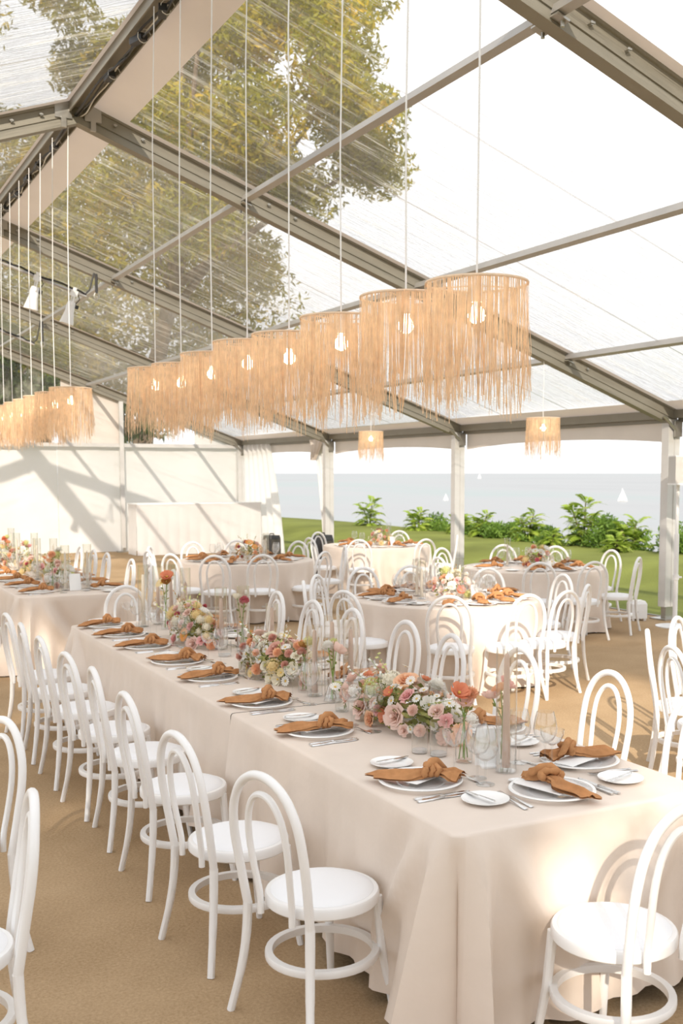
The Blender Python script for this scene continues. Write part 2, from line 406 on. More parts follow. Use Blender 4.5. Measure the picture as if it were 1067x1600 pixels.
# right side wall of posts
wall_right = struct('wall_right')
def post_mesh():
    mb = MB(); a = 0.10
    prof = [(-a,-0.065),(-0.012,-0.065),(-0.008,-0.055),(0.008,-0.055),(0.012,-0.065),(a,-0.065),(a,0.065),(-a,0.065)]
    vs = [(x, y, z) for z in (0.17, ZE+0.1) for (x, y) in prof]; n = 8
    fs = [(i, (i+1) % n, n+(i+1) % n, n+i) for i in range(n)] + [tuple(range(n))[::-1], tuple(range(n, 2*n))]
    mb.add(vs, fs); return mb.mesh('post', M['postalu'], False)
pm = post_mesh()
mb = MB(); mb.box((0,0,0.008), (0.34,0.30,0.016)); mb.box((0,0,0.09), (0.13,0.09,0.16)); mb.tube([(0.1,0.08,0.01),(0.1,0.08,0.05)], 0.018, 6); mb.tube([(-0.1,-0.08,0.01),(-0.1,-0.08,0.05)], 0.018, 6); basem = mb.mesh('base_plate', M['steel'], False)
for k in (1, 2, 3, 4, 5):
    po = part('post', pm, None, wall_right, loc=(XE-0.05, YK[k], 0))
    part('base_plate', basem, None, po)
    mb = MB(); mb.tube([(0,-0.1,2.50),(-0.22,-0.1,2.68)], 0.02, 6); mb.box((0.03,-0.10,2.52), (0.12,0.03,0.2)); part('eave_bracket', mb, M['steel'], po)
for k in range(0, 5):
    mb = MB(); mb.box((XE-0.02, (YK[k]+YK[k+1])/2, ZE+0.17), (0.09, BAY-0.12, 0.11)); mb.box((XE+0.03, (YK[k]+YK[k+1])/2, ZE+0.10), (0.04, BAY-0.12, 0.07))
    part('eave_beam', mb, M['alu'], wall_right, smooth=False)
    mb = MB(); y0, y1 = YK[k]+0.1, YK[k+1]-0.1
    def vf(u, v):
        drop = 0.28 + 0.09*abs(2*u-1)**2.2
        return (XE+0.06+0.012*sin(u*40), y0+(y1-y0)*u, ZE+0.17-drop*v*1.0)
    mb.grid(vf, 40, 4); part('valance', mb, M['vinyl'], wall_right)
# gathered side curtains
def drape(y_top0, y_top1, y_bot0, y_bot1, z0, z1, x, folds, amp):
    mb = MB()
    def f(u, v):
        a = y_top0 + (y_top1-y_top0)*u; b = y_bot0+(y_bot1-y_bot0)*u; t = v**0.9
        y = a + (b-a)*t; z = z1 + (z0-z1)*v
        return (x + amp*(0.4+0.6*v)*sin(u*folds*2*pi+1.3*sin(v*3)) , y, z)
    mb.grid(f, folds*10, 14); return mb
part('side_curtain', drape(24.7, 26.45, 23.95, 26.35, 0.02, 2.66, XE-0.02, 6, 0.09), M['wallvinyl'], wall_right)
mb = drape(21.45, 22.15, 21.42, 21.60, 0.62, 2.62, XE-0.02, 4, 0.06); part('side_curtain', mb, M['wallvinyl'], wall_right)
mb = drape(21.44, 22.20, 21.9, 22.12, 2.22, 2.68, XE-0.11, 3, 0.03); part('curtain_flap', mb, M['vinyl'], wall_right)
# back gable wall
YB = YK[5]; XL = 2*XR-XE
wall_back = struct('wall_back')
edges = [XL, XL+1.9, XL+3.8, 0.65, 2.549, 4.07, 5.59, 7.11, 8.69, XE-0.1]
for i in range(len(edges)-1):
    a, b = edges[i], edges[i+1]; mb = MB()
    mb.grid(lambda u, v: (a+(b-a)*u+0.0, YB+0.10+0.018*sin(u*6.3*1.5+i)*(1-v*0.5)+0.01*(i % 2), 0.01+2.60*v), 12, 6)
    part('wall_panel', mb, M['wallvinyl'], wall_back)
mb = MB(); mb.box(((XL+XE)/2, YB, 2.62), (XE-XL, 0.07, 0.09)); part('header_bar', mb, M['postalu'], wall_back, smooth=False)
for x in (-2.3, 2.549, 7.11):
    mb = MB(); mb.box((x, YB-0.04, (zlow(x)+0.02)/2), (0.10, 0.09, zlow(x)))
    p_ = part('post', mb, M['postalu'], wall_back, smooth=False)
    mb = MB(); mb.box((x, YB-0.04, 0.01), (0.3, 0.25, 0.02)); mb.box((x, YB-0.1, 0.06), (0.06, 0.06, 0.1)); part('base_plate', mb, M['steel'], p_, smooth=False)
def gable(a, b, name, mat, off):
    mb = MB()
    mb.grid(lambda u, v: (a+(b-a)*u, YB+off, 2.66+(max(zlow(a+(b-a)*u)+0.08, 2.67)-2.66)*v), 12, 4); part(name, mb, mat, wall_back)
gable(XL, 0.6, 'gable_clear_panel', M['clear'], 0.06); gable(0.6, 2.549, 'gable_clear_panel', M['clear'], 0.06); gable(2.549, 5.7, 'gable_clear_panel', M['clear'], 0.06)
gable(5.7, 7.11, 'gable_vinyl_panel', M['vinyl'], 0.06); gable(7.11, 9.0, 'gable_clear_panel', M['clear'], 0.06); gable(9.0, XE, 'gable_vinyl_panel', M['wallvinyl'], 0.06)

# ------------------------------------------------------------------ trees beyond and behind the marquee
def leaf_cloud(centers, n, size, seed, flat=0.6):
    rg = np.random.default_rng(seed)
    cs = np.array(centers, float); w = cs[:, 3]*cs[:, 4]; w = w/w.sum()
    idx = rg.choice(len(cs), n, p=w)
    d = rg.normal(size=(n, 3)); d /= np.linalg.norm(d, axis=1)[:, None]
    r = rg.random(n)**(0.45)
    P = cs[idx, :3] + d*r[:, None]*np.stack([cs[idx, 3], cs[idx, 3], cs[idx, 4]], 1)
    a = rg.normal(size=(n, 3)); a /= np.linalg.norm(a, axis=1)[:, None]
    b = np.cross(a, rg.normal(size=(n, 3))); b /= np.linalg.norm(b, axis=1)[:, None]
    s = size*(0.6+0.8*rg.random(n))[:, None]
    V = np.stack([P-a*s, P-b*s*flat*0.5, P+a*s, P+b*s*flat*0.5], 1).reshape(-1, 3)
    me = bpy.data.meshes.new('leaves'); me.vertices.add(4*n); me.vertices.foreach_set('co', V.ravel())
    me.loops.add(4*n); me.loops.foreach_set('vertex_index', np.arange(4*n)); me.polygons.add(n)
    me.polygons.foreach_set('loop_start', np.arange(n)*4); me.update(calc_edges=True); me.validate()
    return me
def tree(label, base, trunk_h, blobs, n, size, seed, mat, group=None, tr=0.35, lean=(0, 0)):
    t = thing('tree', label, 'tree', base, 0, group); rnd = random.Random(seed)
    mb = MB(); top = (lean[0], lean[1], trunk_h)
    mb.tube([(0,0,-0.5), (lean[0]*0.2, lean[1]*0.2, trunk_h*0.35), (lean[0]*0.6, lean[1]*0.6, trunk_h*0.7), top], [tr*1.25, tr, tr*0.8, tr*0.55], 10)
    part('trunk', mb, M['bark'], t)
    for b in blobs[:7]:
        mb = MB(); e = Vector(b[:3]); s0 = Vector(top)*(0.75+0.25*rnd.random()); m_ = s0.lerp(e, 0.5)+Vector((0,0,-0.4+rnd.random()*0.8))
        mb.tube([s0, m_, e], [tr*0.45, tr*0.28, tr*0.1], 7); part('branch', mb, M['bark'], t)
    me = leaf_cloud(blobs, n, size, seed); me.materials.append(mat); part('crown', me, None, t, stuff=True)
    return t
def crown(cx, cy, cz, R, Hh, n, seed, rs=(0.35, 0.6)):
    rnd = random.Random(seed); out = []
    while len(out) < n:
        x, y, z = [rnd.uniform(-1, 1) for _ in range(3)]
        if x*x+y*y+z*z < 1: q = rnd.uniform(*rs)*R; out.append((cx+x*R, cy+y*R, cz+z*Hh, q, q*0.75))
    return out
tree('tall olive-green tree crown showing through the clear roof beside the sky', (10.2, 36.5, 0), 9, crown(3.4, -1.3, 14.2, 5.0, 6.6, 56, 5, (0.20, 0.36))+crown(-3.0, 1.0, 16.0, 3.0, 3.5, 16, 6, (0.2, 0.36)), 72000, 0.13, 11, M['treeleaf'], lean=(1.5, -0.5))
tree('broad olive tree low behind the back wall, left of the tallest one', (8.5, 43, 0), 6, crown(1.5, -1.5, 9.4, 6.8, 5.0, 54, 8, (0.25, 0.4)), 42000, 0.14, 12, M['treeleaf'])
tree('green tree seen through the roof left of the ridge', (-1, 39, 0), 8, crown(2.5, 1, 14.5, 6.5, 6.5, 44, 9, (0.25, 0.4)), 36000, 0.15, 13, M['treeleaf'])
tree('dark leafy tree in the gable corner at the left edge, above the hanging lamps', (5.2, 34.5, 0), 3, crown(0.4, 0, 5.2, 2.3, 1.8, 22, 10, (0.22, 0.4)), 7000, 0.12, 14, M['darkleaf'], tr=0.2)
tree('dark shrubby tree peeping through the gable beside the white pole', (9.3, 34.0, 0), 1.5, crown(0, 0, 3.2, 1.2, 1.1, 12, 21, (0.3, 0.5)), 2500, 0.11, 15, M['darkleaf'], tr=0.12)
# unseen trees added behind the camera, placed and sized to throw dappled shade
shade_trees = [(-6.17, -11.9, 12.0, 1.52, 6.0, 110, 30000, 31), (-2.2, -12.6, 13.6, 1.4, 3.4, 14, 1900, 32), (-9.0, -12.6, 12.0, 1.05, 5.5, 50, 8000, 34), (-2.90, -9.74, 5.5, 0.78, 2.75, 80, 14000, 33)]
for i, (x, y, z, R, Hh, nb, nl, sd) in enumerate(shade_trees):
    tree('unseen leafy tree added behind the camera for shade, %s of the row' % ORD[i], (x, y, 0), z-1.0, crown(0, 0, z, R, Hh, nb, sd, (0.2, 0.38)), nl, 0.30, sd, M['treeleaf'], group='added shade trees behind the camera', tr=0.3)

# ------------------------------------------------------------------ chairs
def arc_pts(P, n):                      # Catmull-Rom through points
    P = [Vector(p) for p in P]; out = []
    for i in range(len(P)-1):
        p0 = P[i-1] if i > 0 else P[i]*2-P[i+1]; p3 = P[i+2] if i+2 < len(P) else P[i+1]*2-P[i]
        for k in range(n):
            t = k/n; p1, p2 = P[i], P[i+1]
            out.append(0.5*((2*p1)+(p2-p0)*t+(2*p0-5*p1+4*p2-p3)*t*t+(3*p1-p0-3*p2+p3)*t**3))
    out.append(P[-1]); return out
def make_chair():
    t = thing('bentwood_chair', 'white bentwood chair', 'chair')
    mb = MB(); mb.lathe([(0.172, 0.412), (0.200, 0.410), (0.207, 0.416), (0.208, 0.445), (0.203, 0.453), (0.188, 0.455), (0.172, 0.448)], 40, closed=True)
    part('seat_frame', mb, M['chair'], t)
    mb = MB(); mb.lathe([(0.0, 0.430), (0.180, 0.430), (0.189, 0.447), (0.187, 0.456), (0.176, 0.464), (0.150, 0.470), (0.10, 0.474), (0, 0.476)], 40)
    part('seat_cushion', mb, M['cushion'], t)
    half = [(-0.205, 0.172, 0.405), (-0.215, 0.178, 0.47), (-0.232, 0.186, 0.58), (-0.250, 0.188, 0.69), (-0.262, 0.172, 0.785), (-0.270, 0.128, 0.862), (-0.276, 0.066, 0.907), (-0.278, 0, 0.921)]
    full = half + [(x, -y, z) for (x, y, z) in half[-2::-1]]
    pts = arc_pts(full, 4); mb = MB(); mb.tube(pts, 0.0165, 10); part('back_hoop', mb, M['chair'], t)
    half = [(-0.213, 0.086, 0.395), (-0.216, 0.088, 0.47), (-0.234, 0.098, 0.58), (-0.249, 0.103, 0.68), (-0.260, 0.090, 0.77), (-0.268, 0.052, 0.833), (-0.271, 0, 0.854)]
    full = half + [(x, -y, z) for (x, y, z) in half[-2::-1]]
    mb = MB(); mb.tube(arc_pts(full, 4), 0.0125, 9); part('inner_hoop', mb, M['chair'], t)
    mb = MB(); mb.lathe([(0.182, 0.205), (0.207, 0.205), (0.209, 0.210), (0.209, 0.227), (0.207, 0.232), (0.182, 0.232)], 40, closed=True)
    part('foot_ring', mb, M['chair'], t)
    for s in (1, -1):
        mb = MB(); mb.tube(arc_pts([(-0.205, s*0.172, 0.41), (-0.209, s*0.176, 0.30), (-0.222, s*0.190, 0.17), (-0.250, s*0.222, 0.0)], 4), [0.0175]*5+[0.0165]*4+[0.015]*4, 9); part('leg', mb, M['chair'], t)
        mb = MB(); mb.tube([(0.150, s*0.132, 0.42), (0.163, s*0.145, 0.22), (0.192, s*0.170, 0.0)], [0.0185, 0.017, 0.0135], 9); part('leg', mb, M['chair'], t)
    return t
CH = Proto(make_chair())
def chair(x, y, deg, label, group): return CH.put((x, y, 0), radians(deg), label, group)
left_row = [(1.625, 3.46, 16), (1.56, 4.13, 8), (1.595, 4.96, 1), (1.62, 5.66, -4), (1.60, 6.26, 5), (1.59, 6.93, 1), (1.60, 7.60, -3), (1.60, 8.22, 4)]
for i, (x, y, a) in enumerate(left_row):
    chair(x, y, a, 'white bentwood chair, front long table, left aisle side, %s from the near end' % ORD[i], 'chairs at the front long table')
right_row = [(3.40, 3.64, 184), (3.40, 4.32, 178), (3.42, 5.12, 181), (3.36, 5.80, 176), (3.42, 6.46, 182), (3.40, 7.25, 180), (3.36, 7.86, 183), (3.36, 8.62, 178)]
for i, (x, y, a) in enumerate(right_row):
    chair(x, y, a, 'white bentwood chair, front long table, right side behind the flowers, %s from near end' % ORD[i], 'chairs at the front long table')
chair(2.335, 2.70, 98, 'white bentwood chair at the near end of the front long table, seat striped with shadow', 'chairs at the front long table')
chair(2.60, 9.45, 268, 'white bentwood chair at the far end of the front long table', 'chairs at the front long table')
for i, y in enumerate([11.10, 11.95, 12.70, 13.85, 14.55, 15.3]):
    chair(3.22, y, 181+(i*37) % 9-4, 'white bentwood chair, right side of the rear long table, %s from its near end' % ORD[i], 'chairs at the rear long table')
for i, y in enumerate([10.95, 11.8]):
    chair(1.52 if i == 0 else 1.56, y, 2-i*3, 'white bentwood chair, left edge, beside the rear long table, %s from near end' % ORD[i], 'chairs at the rear long table')
chair(0.47, 4.59, 198, 'white bentwood chair cut by the left edge, farther of two', 'chairs at the left edge')
chair(0.36, 3.56, 174, 'white bentwood chair cut by the left edge, nearer of two', 'chairs at the left edge')
chair(5.07, 5.17, -42, 'white bentwood chair at the right edge with its hoop seen edge-on', 'chairs at the right edge')
chair(5.62, 5.50, -62, 'white bentwood chair at the right edge, hoop facing, behind the edge-on one', 'chairs at the right edge')
chair(4.80, 4.70, -16, 'white bentwood chair at the right edge in front of the edge-on one', 'chairs at the right edge')

# ------------------------------------------------------------------ tables and cloths
def make_table(label, x0, x1, y0, y1):
    t = thing('banquet_table', label, 'table', ((x0+x1)/2, (y0+y1)/2, 0)); a, b = (x1-x0)/2-0.015, (y1-y0)/2-0.015
    mb = MB(); mb.box((0, 0, 0.735), (2*a, 2*b, 0.04)); part('tabletop', mb, M['bark'], t, smooth=False)
    for sx in (1, -1):
        for sy in (1, -1):
            mb = MB(); mb.tube([(sx*(a-0.1), sy*(b-0.25), 0), (sx*(a-0.1), sy*(b-0.25), 0.72)], 0.016, 8); part('leg', mb, M['steel'], t)
def rect_cloth(name, label, x0, x1, y0, y1, open_end, seed, group, ztop=0.762, drop=0.74):
    """open_end: '+y' or '-y' is the end where the next cloth begins"""
    rnd = random.Random(seed); r = 0.035; pts = []
    C4 = [(x0+r, y0+r, pi, 1.5*pi), (x1-r, y0+r, 1.5*pi, 2*pi), (x1-r, y1-r, 0, 0.5*pi), (x0+r, y1-r, 0.5*pi, pi)]
    def seg(a, b, n, nrm):
        for i in range(n): t = i/n; pts.append((a[0]+(b[0]-a[0])*t, a[1]+(b[1]-a[1])*t, nrm, 0))
    def corner(c):
        for i in range(9): a = c[2]+(c[3]-c[2])*i/8; pts.append((c[0]+r*cos(a), c[1]+r*sin(a), (cos(a), sin(a)), 1))
    nl = int((y1-y0)/0.028); nw = int((x1-x0)/0.028); step = 0.028
    if open_end == '+y':
        seg((x0, y1), (x0, y0+r), nl, (-1, 0)); corner(C4[0]); seg((x0+r, y0), (x1-r, y0), nw, (0, -1)); corner(C4[1]); seg((x1, y0+r), (x1, y1), nl, (1, 0))
    else:
        seg((x1, y0), (x1, y1-r), nl, (1, 0)); corner(C4[2]); seg((x1-r, y1), (x0+r, y1), nw, (0, 1)); corner(C4[3]); seg((x0, y1-r), (x0, y0), nl, (-1, 0))
    n = len(pts); s = [0.0]
    for i in range(1, n): s.append(s[-1]+sqrt((pts[i][0]-pts[i-1][0])**2+(pts[i][1]-pts[i-1][1])**2))
    cs = []; i = 0
    while i < n:
        if pts[i][3]: cs.append(s[i]+r*pi/4); i += 9
        else: i += 1
    ph = [rnd.uniform(0, 6.28) for _ in range(6)]
    def wave(q, d):
        w = 0.45*sin(q*9.5+ph[0]+0.8*d)+0.35*sin(q*19+ph[1]+0.6*sin(q*3))+0.35*sin(q*4.1+ph[2]-1.3*d)+0.30*sin(q*37+ph[3]+1.5*sin(q*5))*(0.4+0.6*sin(q*2.3+ph[4])**2)
        return w
    Mv = 16; rings = []
    prof = [(-0.02, 0), (-0.006, -0.0008), (0.002, -0.004), (0.006, -0.012)]
    for (o, dz) in prof: rings.append([(p[0]+p[2][0]*o, p[1]+p[2][1]*o, ztop+dz) for p in pts])
    for k in range(1, Mv+1):
        d = k/Mv; row = []
        for i, p in enumerate(pts):
            q = s[i]; o = 0.008+0.035*d + 0.058*d**1.2*wave(q, d); hem = 0.0; tang = 0.0
            for c in cs:
                ds = q-c; e = abs(ds)
                if e < 0.9:
                    o += d**0.75*(0.175*exp(-((e-0.085)/0.042)**2) - 0.085*exp(-(e/0.024)**2) + 0.05*exp(-((e-0.24)/0.045)**2)*d)
                    o += 0.055*exp(-((e-0.16-0.40*d)/0.06)**2)*sin(pi*min(1, d*1.3))
                    o -= 0.03*exp(-((e-0.27-0.45*d)/0.06)**2)*sin(pi*min(1, d*1.3))
                    tang += -0.55*d*0.12*math.copysign(exp(-((e-0.12)/0.08)**2), ds)
                    hem += -0.03*exp(-(e/0.14)**2)
            if open_end and (q < 0.25 or q > s[-1]-0.25):
                e = min(q, s[-1]-q); o += 0.02*d*exp(-(e/0.06)**2)
            hem += 0.05 + 0.035*sin(q*3.3+ph[4])+0.012*sin(q*11+ph[5])
            z = ztop-0.012-(drop-0.012)*d*(1-hem*d*0.9)
            tx, ty = -p[2][1], p[2][0]
            row.append((p[0]+p[2][0]*o+tx*tang, p[1]+p[2][1]*o+ty*tang, max(z, 0.012)))
        rings.append(row)
    mb = MB(); vs = [v for rr in rings for v in rr]; fs = []
    for k in range(len(rings)-1):
        for i in range(n-1): fs.append((k*n+i, (k+1)*n+i, (k+1)*n+i+1, k*n+i+1))
    fs.append(tuple(range(n))); mb.add(vs, fs)
    return tag(part(name, mb, M['cloth'], None, angle=60), label, 'tablecloth', group)
TX0, TX1 = 1.867, 2.998
make_table('long table under the front champagne cloths', TX0, TX1, 2.943, 8.556)
make_table('long table under the rear champagne cloth', TX0, TX1, 10.70, 16.3)
rect_cloth('tablecloth', 'champagne cloth draped over the near half of the front long table', TX0, TX1, 2.943, 5.01, '+y', 3, 'champagne tablecloths')
rect_cloth('tablecloth', 'champagne cloth over the far half of the front long table, beyond the slit seam', TX0-0.002, TX1+0.002, 4.985, 8.556, '-y', 4, 'champagne tablecloths', ztop=0.7635)
rect_cloth('tablecloth', 'champagne cloth over the rear long table at the left', TX0-0.01, TX1, 10.70, 16.3, '+y', 5, 'champagne tablecloths')
def round_cloth(label, cx, cy, R, seed, group='champagne tablecloths', ztop=0.762):
    rnd = random.Random(seed); n = 300; ph = [rnd.uniform(0, 6.28) for _ in range(5)]; nf = rnd.choice([17, 18, 19])
    def wv(a):
        w = sin(nf*a+1.1*sin(3*a+ph[0])+ph[1]); return (0.5+0.5*w)**1.6*(0.75+0.25*sin(5*a+ph[2]))
    rings = []
    for rr, dz in ((R-0.02, 0), (R-0.006, -0.001), (R+0.002, -0.005), (R+0.005, -0.014)):
        rings.append([(cx+rr*cos(2*pi*i/n), cy+rr*sin(2*pi*i/n), ztop+dz) for i in range(n)])
    for k in range(1, 13):
        d = k/12; row = []
        for i in range(n):
            a = 2*pi*i/n; o = 0.008+0.02*d+0.14*d**1.1*wv(a+0.05*sin(d*3+ph[3]))-0.03*d
            row.append((cx+(R+o)*cos(a), cy+(R+o)*sin(a), max(0.012, ztop-0.014-0.735*d*(1-0.012*sin(4*a+ph[4])))))
        rings.append(row)
    mb = MB(); fs = []
    for k in range(len(rings)-1):
        for i in range(n): fs.append((k*n+i, (k+1)*n+i, (k+1)*n+(i+1) % n, k*n+(i+1) % n))
    fs.append(tuple(range(n))); mb.add([v for rr in rings for v in rr], fs)
    o = tag(part('tablecloth', mb, M['cloth'], None, angle=60), label, 'tablecloth', group)
    t = thing('round_table', 'round table under the '+label.replace('round ', ''), 'table', (cx, cy, 0))
    mb = MB(); mb.lathe([(0, 0.715), (R-0.02, 0.715), (R-0.015, 0.755), (0, 0.755)], 40); part('tabletop', mb, M['bark'], t)
    for a in range(4):
        mb = MB(); c, s_ = cos(a*pi/2+0.4)*0.5, sin(a*pi/2+0.4)*0.5; mb.tube([(c, s_, 0), (c, s_, 0.72)], 0.016, 8); part('leg', mb, M['steel'], t)
ROUNDS = {
 'sunlit': dict(c=(5.46, 8.82), R=0.91, desc='sunlit round table in the middle', short='sunlit round table',
   ch=[((4.43, 8.50), 'left'), ((4.88, 7.78), 'front left'), ((5.40, 7.42), 'front right'), ((5.90, 7.50), 'right front'), ((6.36, 7.86), 'right, side-on'), ((6.68, 8.75), 'right rear'), ((6.52, 9.70), 'rear right'), ((5.98, 10.35), 'rear middle'), ((5.35, 10.36), 'rear left'), ((4.62, 9.82), 'left rear'), ((4.42, 9.25), 'left, second from front')]),
 'right': dict(c=(8.20, 11.15), R=0.89, desc='round table before the right lawn', short='round table near the right lawn',
   ch=[((8.85, 12.75), 'rear'), ((7.56, 10.15), 'front left'), ((8.12, 9.82), 'front right'), ((9.47, 11.20), 'far right'), ((8.98, 10.08), 'right, side-on'), ((7.05, 11.25), 'left'), ((7.75, 12.60), 'left rear'), ((9.35, 12.15), 'rear right')]),
 'back': dict(c=(8.45, 15.80), R=0.88, desc='round table far back before the hedge', short='farthest round table',
   ch=[((7.95, 17.0), 'rear left'), ((7.62, 14.86), 'front left'), ((9.35, 16.65), 'rear right'), ((8.60, 14.45), 'front right'), ((9.42, 15.05), 'right'), ((7.15, 15.6), 'left')]),
 'shade': dict(c=(5.42, 13.95), R=0.92, desc='shaded round table left of centre', short='shaded left round table',
   ch=[((5.15, 15.45), 'rear left'), ((5.85, 15.5), 'rear middle'), ((4.35, 14.75), 'left rear'), ((4.10, 13.98), 'left'), ((4.18, 13.30), 'left front'), ((4.55, 12.84), 'front left'), ((5.15, 12.62), 'front'), ((6.0, 12.75), 'front right'), ((6.75, 13.6), 'right'), ((6.60, 14.9), 'right rear')]),
}
for key, sd in (('sunlit', 21), ('right', 22), ('back', 23), ('shade', 24)):
    T = ROUNDS[key]; cx, cy = T['c']
    round_cloth('round champagne cloth on the '+T['desc'], cx, cy, T['R'], sd)
    T['ang'] = []
    for (hx, hy), nm in T['ch']:
        dx, dy = cx-hx, cy-hy; q = sqrt(dx*dx+dy*dy); f = atan2(dy, dx); T['ang'].append((f+pi, nm))
        sr = max(q-0.26, T['R']+0.17); chair(cx-dx/q*sr, cy-dy/q*sr, math.degrees(f)+random.Random(hx*100).uniform(-7, 7), 'white bentwood chair, %s at the %s' % (nm, T['short']), 'chairs at the '+T['desc'])

# ------------------------------------------------------------------ pendants
def make_pendant(seed):
    rnd = random.Random(seed)
    t = thing('fringed_pendant', 'fringed raffia pendant', 'pendant lamp'); R = 0.203
    mb = MB(); mb.lathe([(R+0.003, -0.008), (R+0.005, -0.003), (R+0.003, 0.003), (R-0.001, 0.003), (R-0.003, -0.003), (R-0.001, -0.008)], 48, closed=True)
    for a in range(3): mb.tube([(0.02*cos(a*2.094), 0.02*sin(a*2.094), -0.01), (R*cos(a*2.094), R*sin(a*2.094), -0.004)], 0.003, 5)
    part('hoop', mb, M['raffiaring'], t)
    mb = MB()
    for k in range(345):
        a = 2*pi*(k+rnd.uniform(-0.4, 0.4))/345; base = 0.465+0.045*sin(3*a+seed)+0.02*sin(7*a)
        Ln = base*rnd.uniform(0.86, 1.07) if rnd.random() > 0.12 else base*rnd.uniform(0.6, 0.9)
        w = rnd.uniform(0.0012, 0.0031); tw = rnd.uniform(-0.6, 0.6); b1 = rnd.uniform(-0.05, 0.05); b2 = rnd.uniform(-0.018, 0.03); fr = rnd.uniform(2, 5); p = rnd.uniform(0, 6)
        cl = 0.05*sin(11*a+seed)+0.035*sin(23*a+2*seed)
        vs = []; rr0 = R+rnd.uniform(-0.012, 0.006)
        for j in range(7):
            u = j/6; aa = a+(b1*u*u+cl*u)+0.012*sin(fr*u*2+p)*u; rr = rr0+b2*u*u+0.004*sin(fr*u*3+p)*u; z = -0.002-Ln*u
            ww = w*(1-0.3*u); ta = aa+pi/2+tw*u*2
            for sg in (-1, 1): vs.append((rr*cos(aa)+sg*ww*cos(ta), rr*sin(aa)+sg*ww*sin(ta), z))
        mb.add(vs, [(2*j, 2*j+1, 2*j+3, 2*j+2) for j in range(6)])
    part('fringe', mb, M['raffia'], t, angle=0, stuff=True)
    mb = MB(); mb.lathe([(0, -0.01), (0.022, -0.012), (0.024, -0.05), (0.02, -0.075), (0, -0.075)], 16); sk = part('socket', mb, M['whiteplastic'], t)
    mb = MB(); mb.lathe([(0, -0.160), (0.014, -0.157), (0.029, -0.147), (0.036, -0.130), (0.032, -0.110), (0.017, -0.092), (0.013, -0.074), (0, -0.074)], 18); part('bulb', mb, M['bulb'], sk)
    return t
pend = [make_pendant(s) for s in (1, 2, 3)]; pend = [Proto(p) for p in pend]
pcount = 0
def pendant(x, y, z, top, topx, label, group):
    global pcount
    o = pend[pcount % 3].put((x, y, z), (pcount*1.7) % 6.28, label, group); pcount += 1
    a = o.rotation_euler.z; dx, dy = topx-x, 0.0
    lx, ly = dx*cos(a)+dy*sin(a), -dx*sin(a)+dy*cos(a)
    mb = MB(); Hh = top-z; mb.tube([(0, 0, -0.012), (lx*0.04+0.004, ly*0.04, Hh*0.3), (lx*0.3-0.004, ly*0.3, Hh*0.62), (lx, ly, Hh)], 0.0042, 6)
    part('cord', mb, M['whiteplastic'], o)
for i, y in enumerate([3.70, 4.27, 4.92, 5.565, 6.19, 6.81, 7.45, 8.07]):
    pendant(2.43, y, 2.715+0.012*((i*5) % 3-1), ZR+0.06, 2.47, 'fringed raffia pendant over the front long table, %s from the camera' % ORD[i], 'pendants over the front long table')
for i, y in enumerate([10.90, 11.62, 12.24, 12.87, 13.48, 14.1, 14.72, 15.35]):
    pendant(2.43, y, 2.775, ZR+0.06, 2.47, 'fringed raffia pendant, left row, over the rear long table, %s from near end' % ORD[i], 'pendants over the rear long table')
pendant(8.14, 10.89, 2.62, zlow(8.14)+0.01, 8.14, 'small far fringed pendant alone at the right, near the right white post', 'lone far pendants')
pendant(8.51, 16.12, 2.635, zlow(8.51)+0.01, 8.51, 'small far fringed pendant alone left of the white post, over the farthest round table', 'lone far pendants')

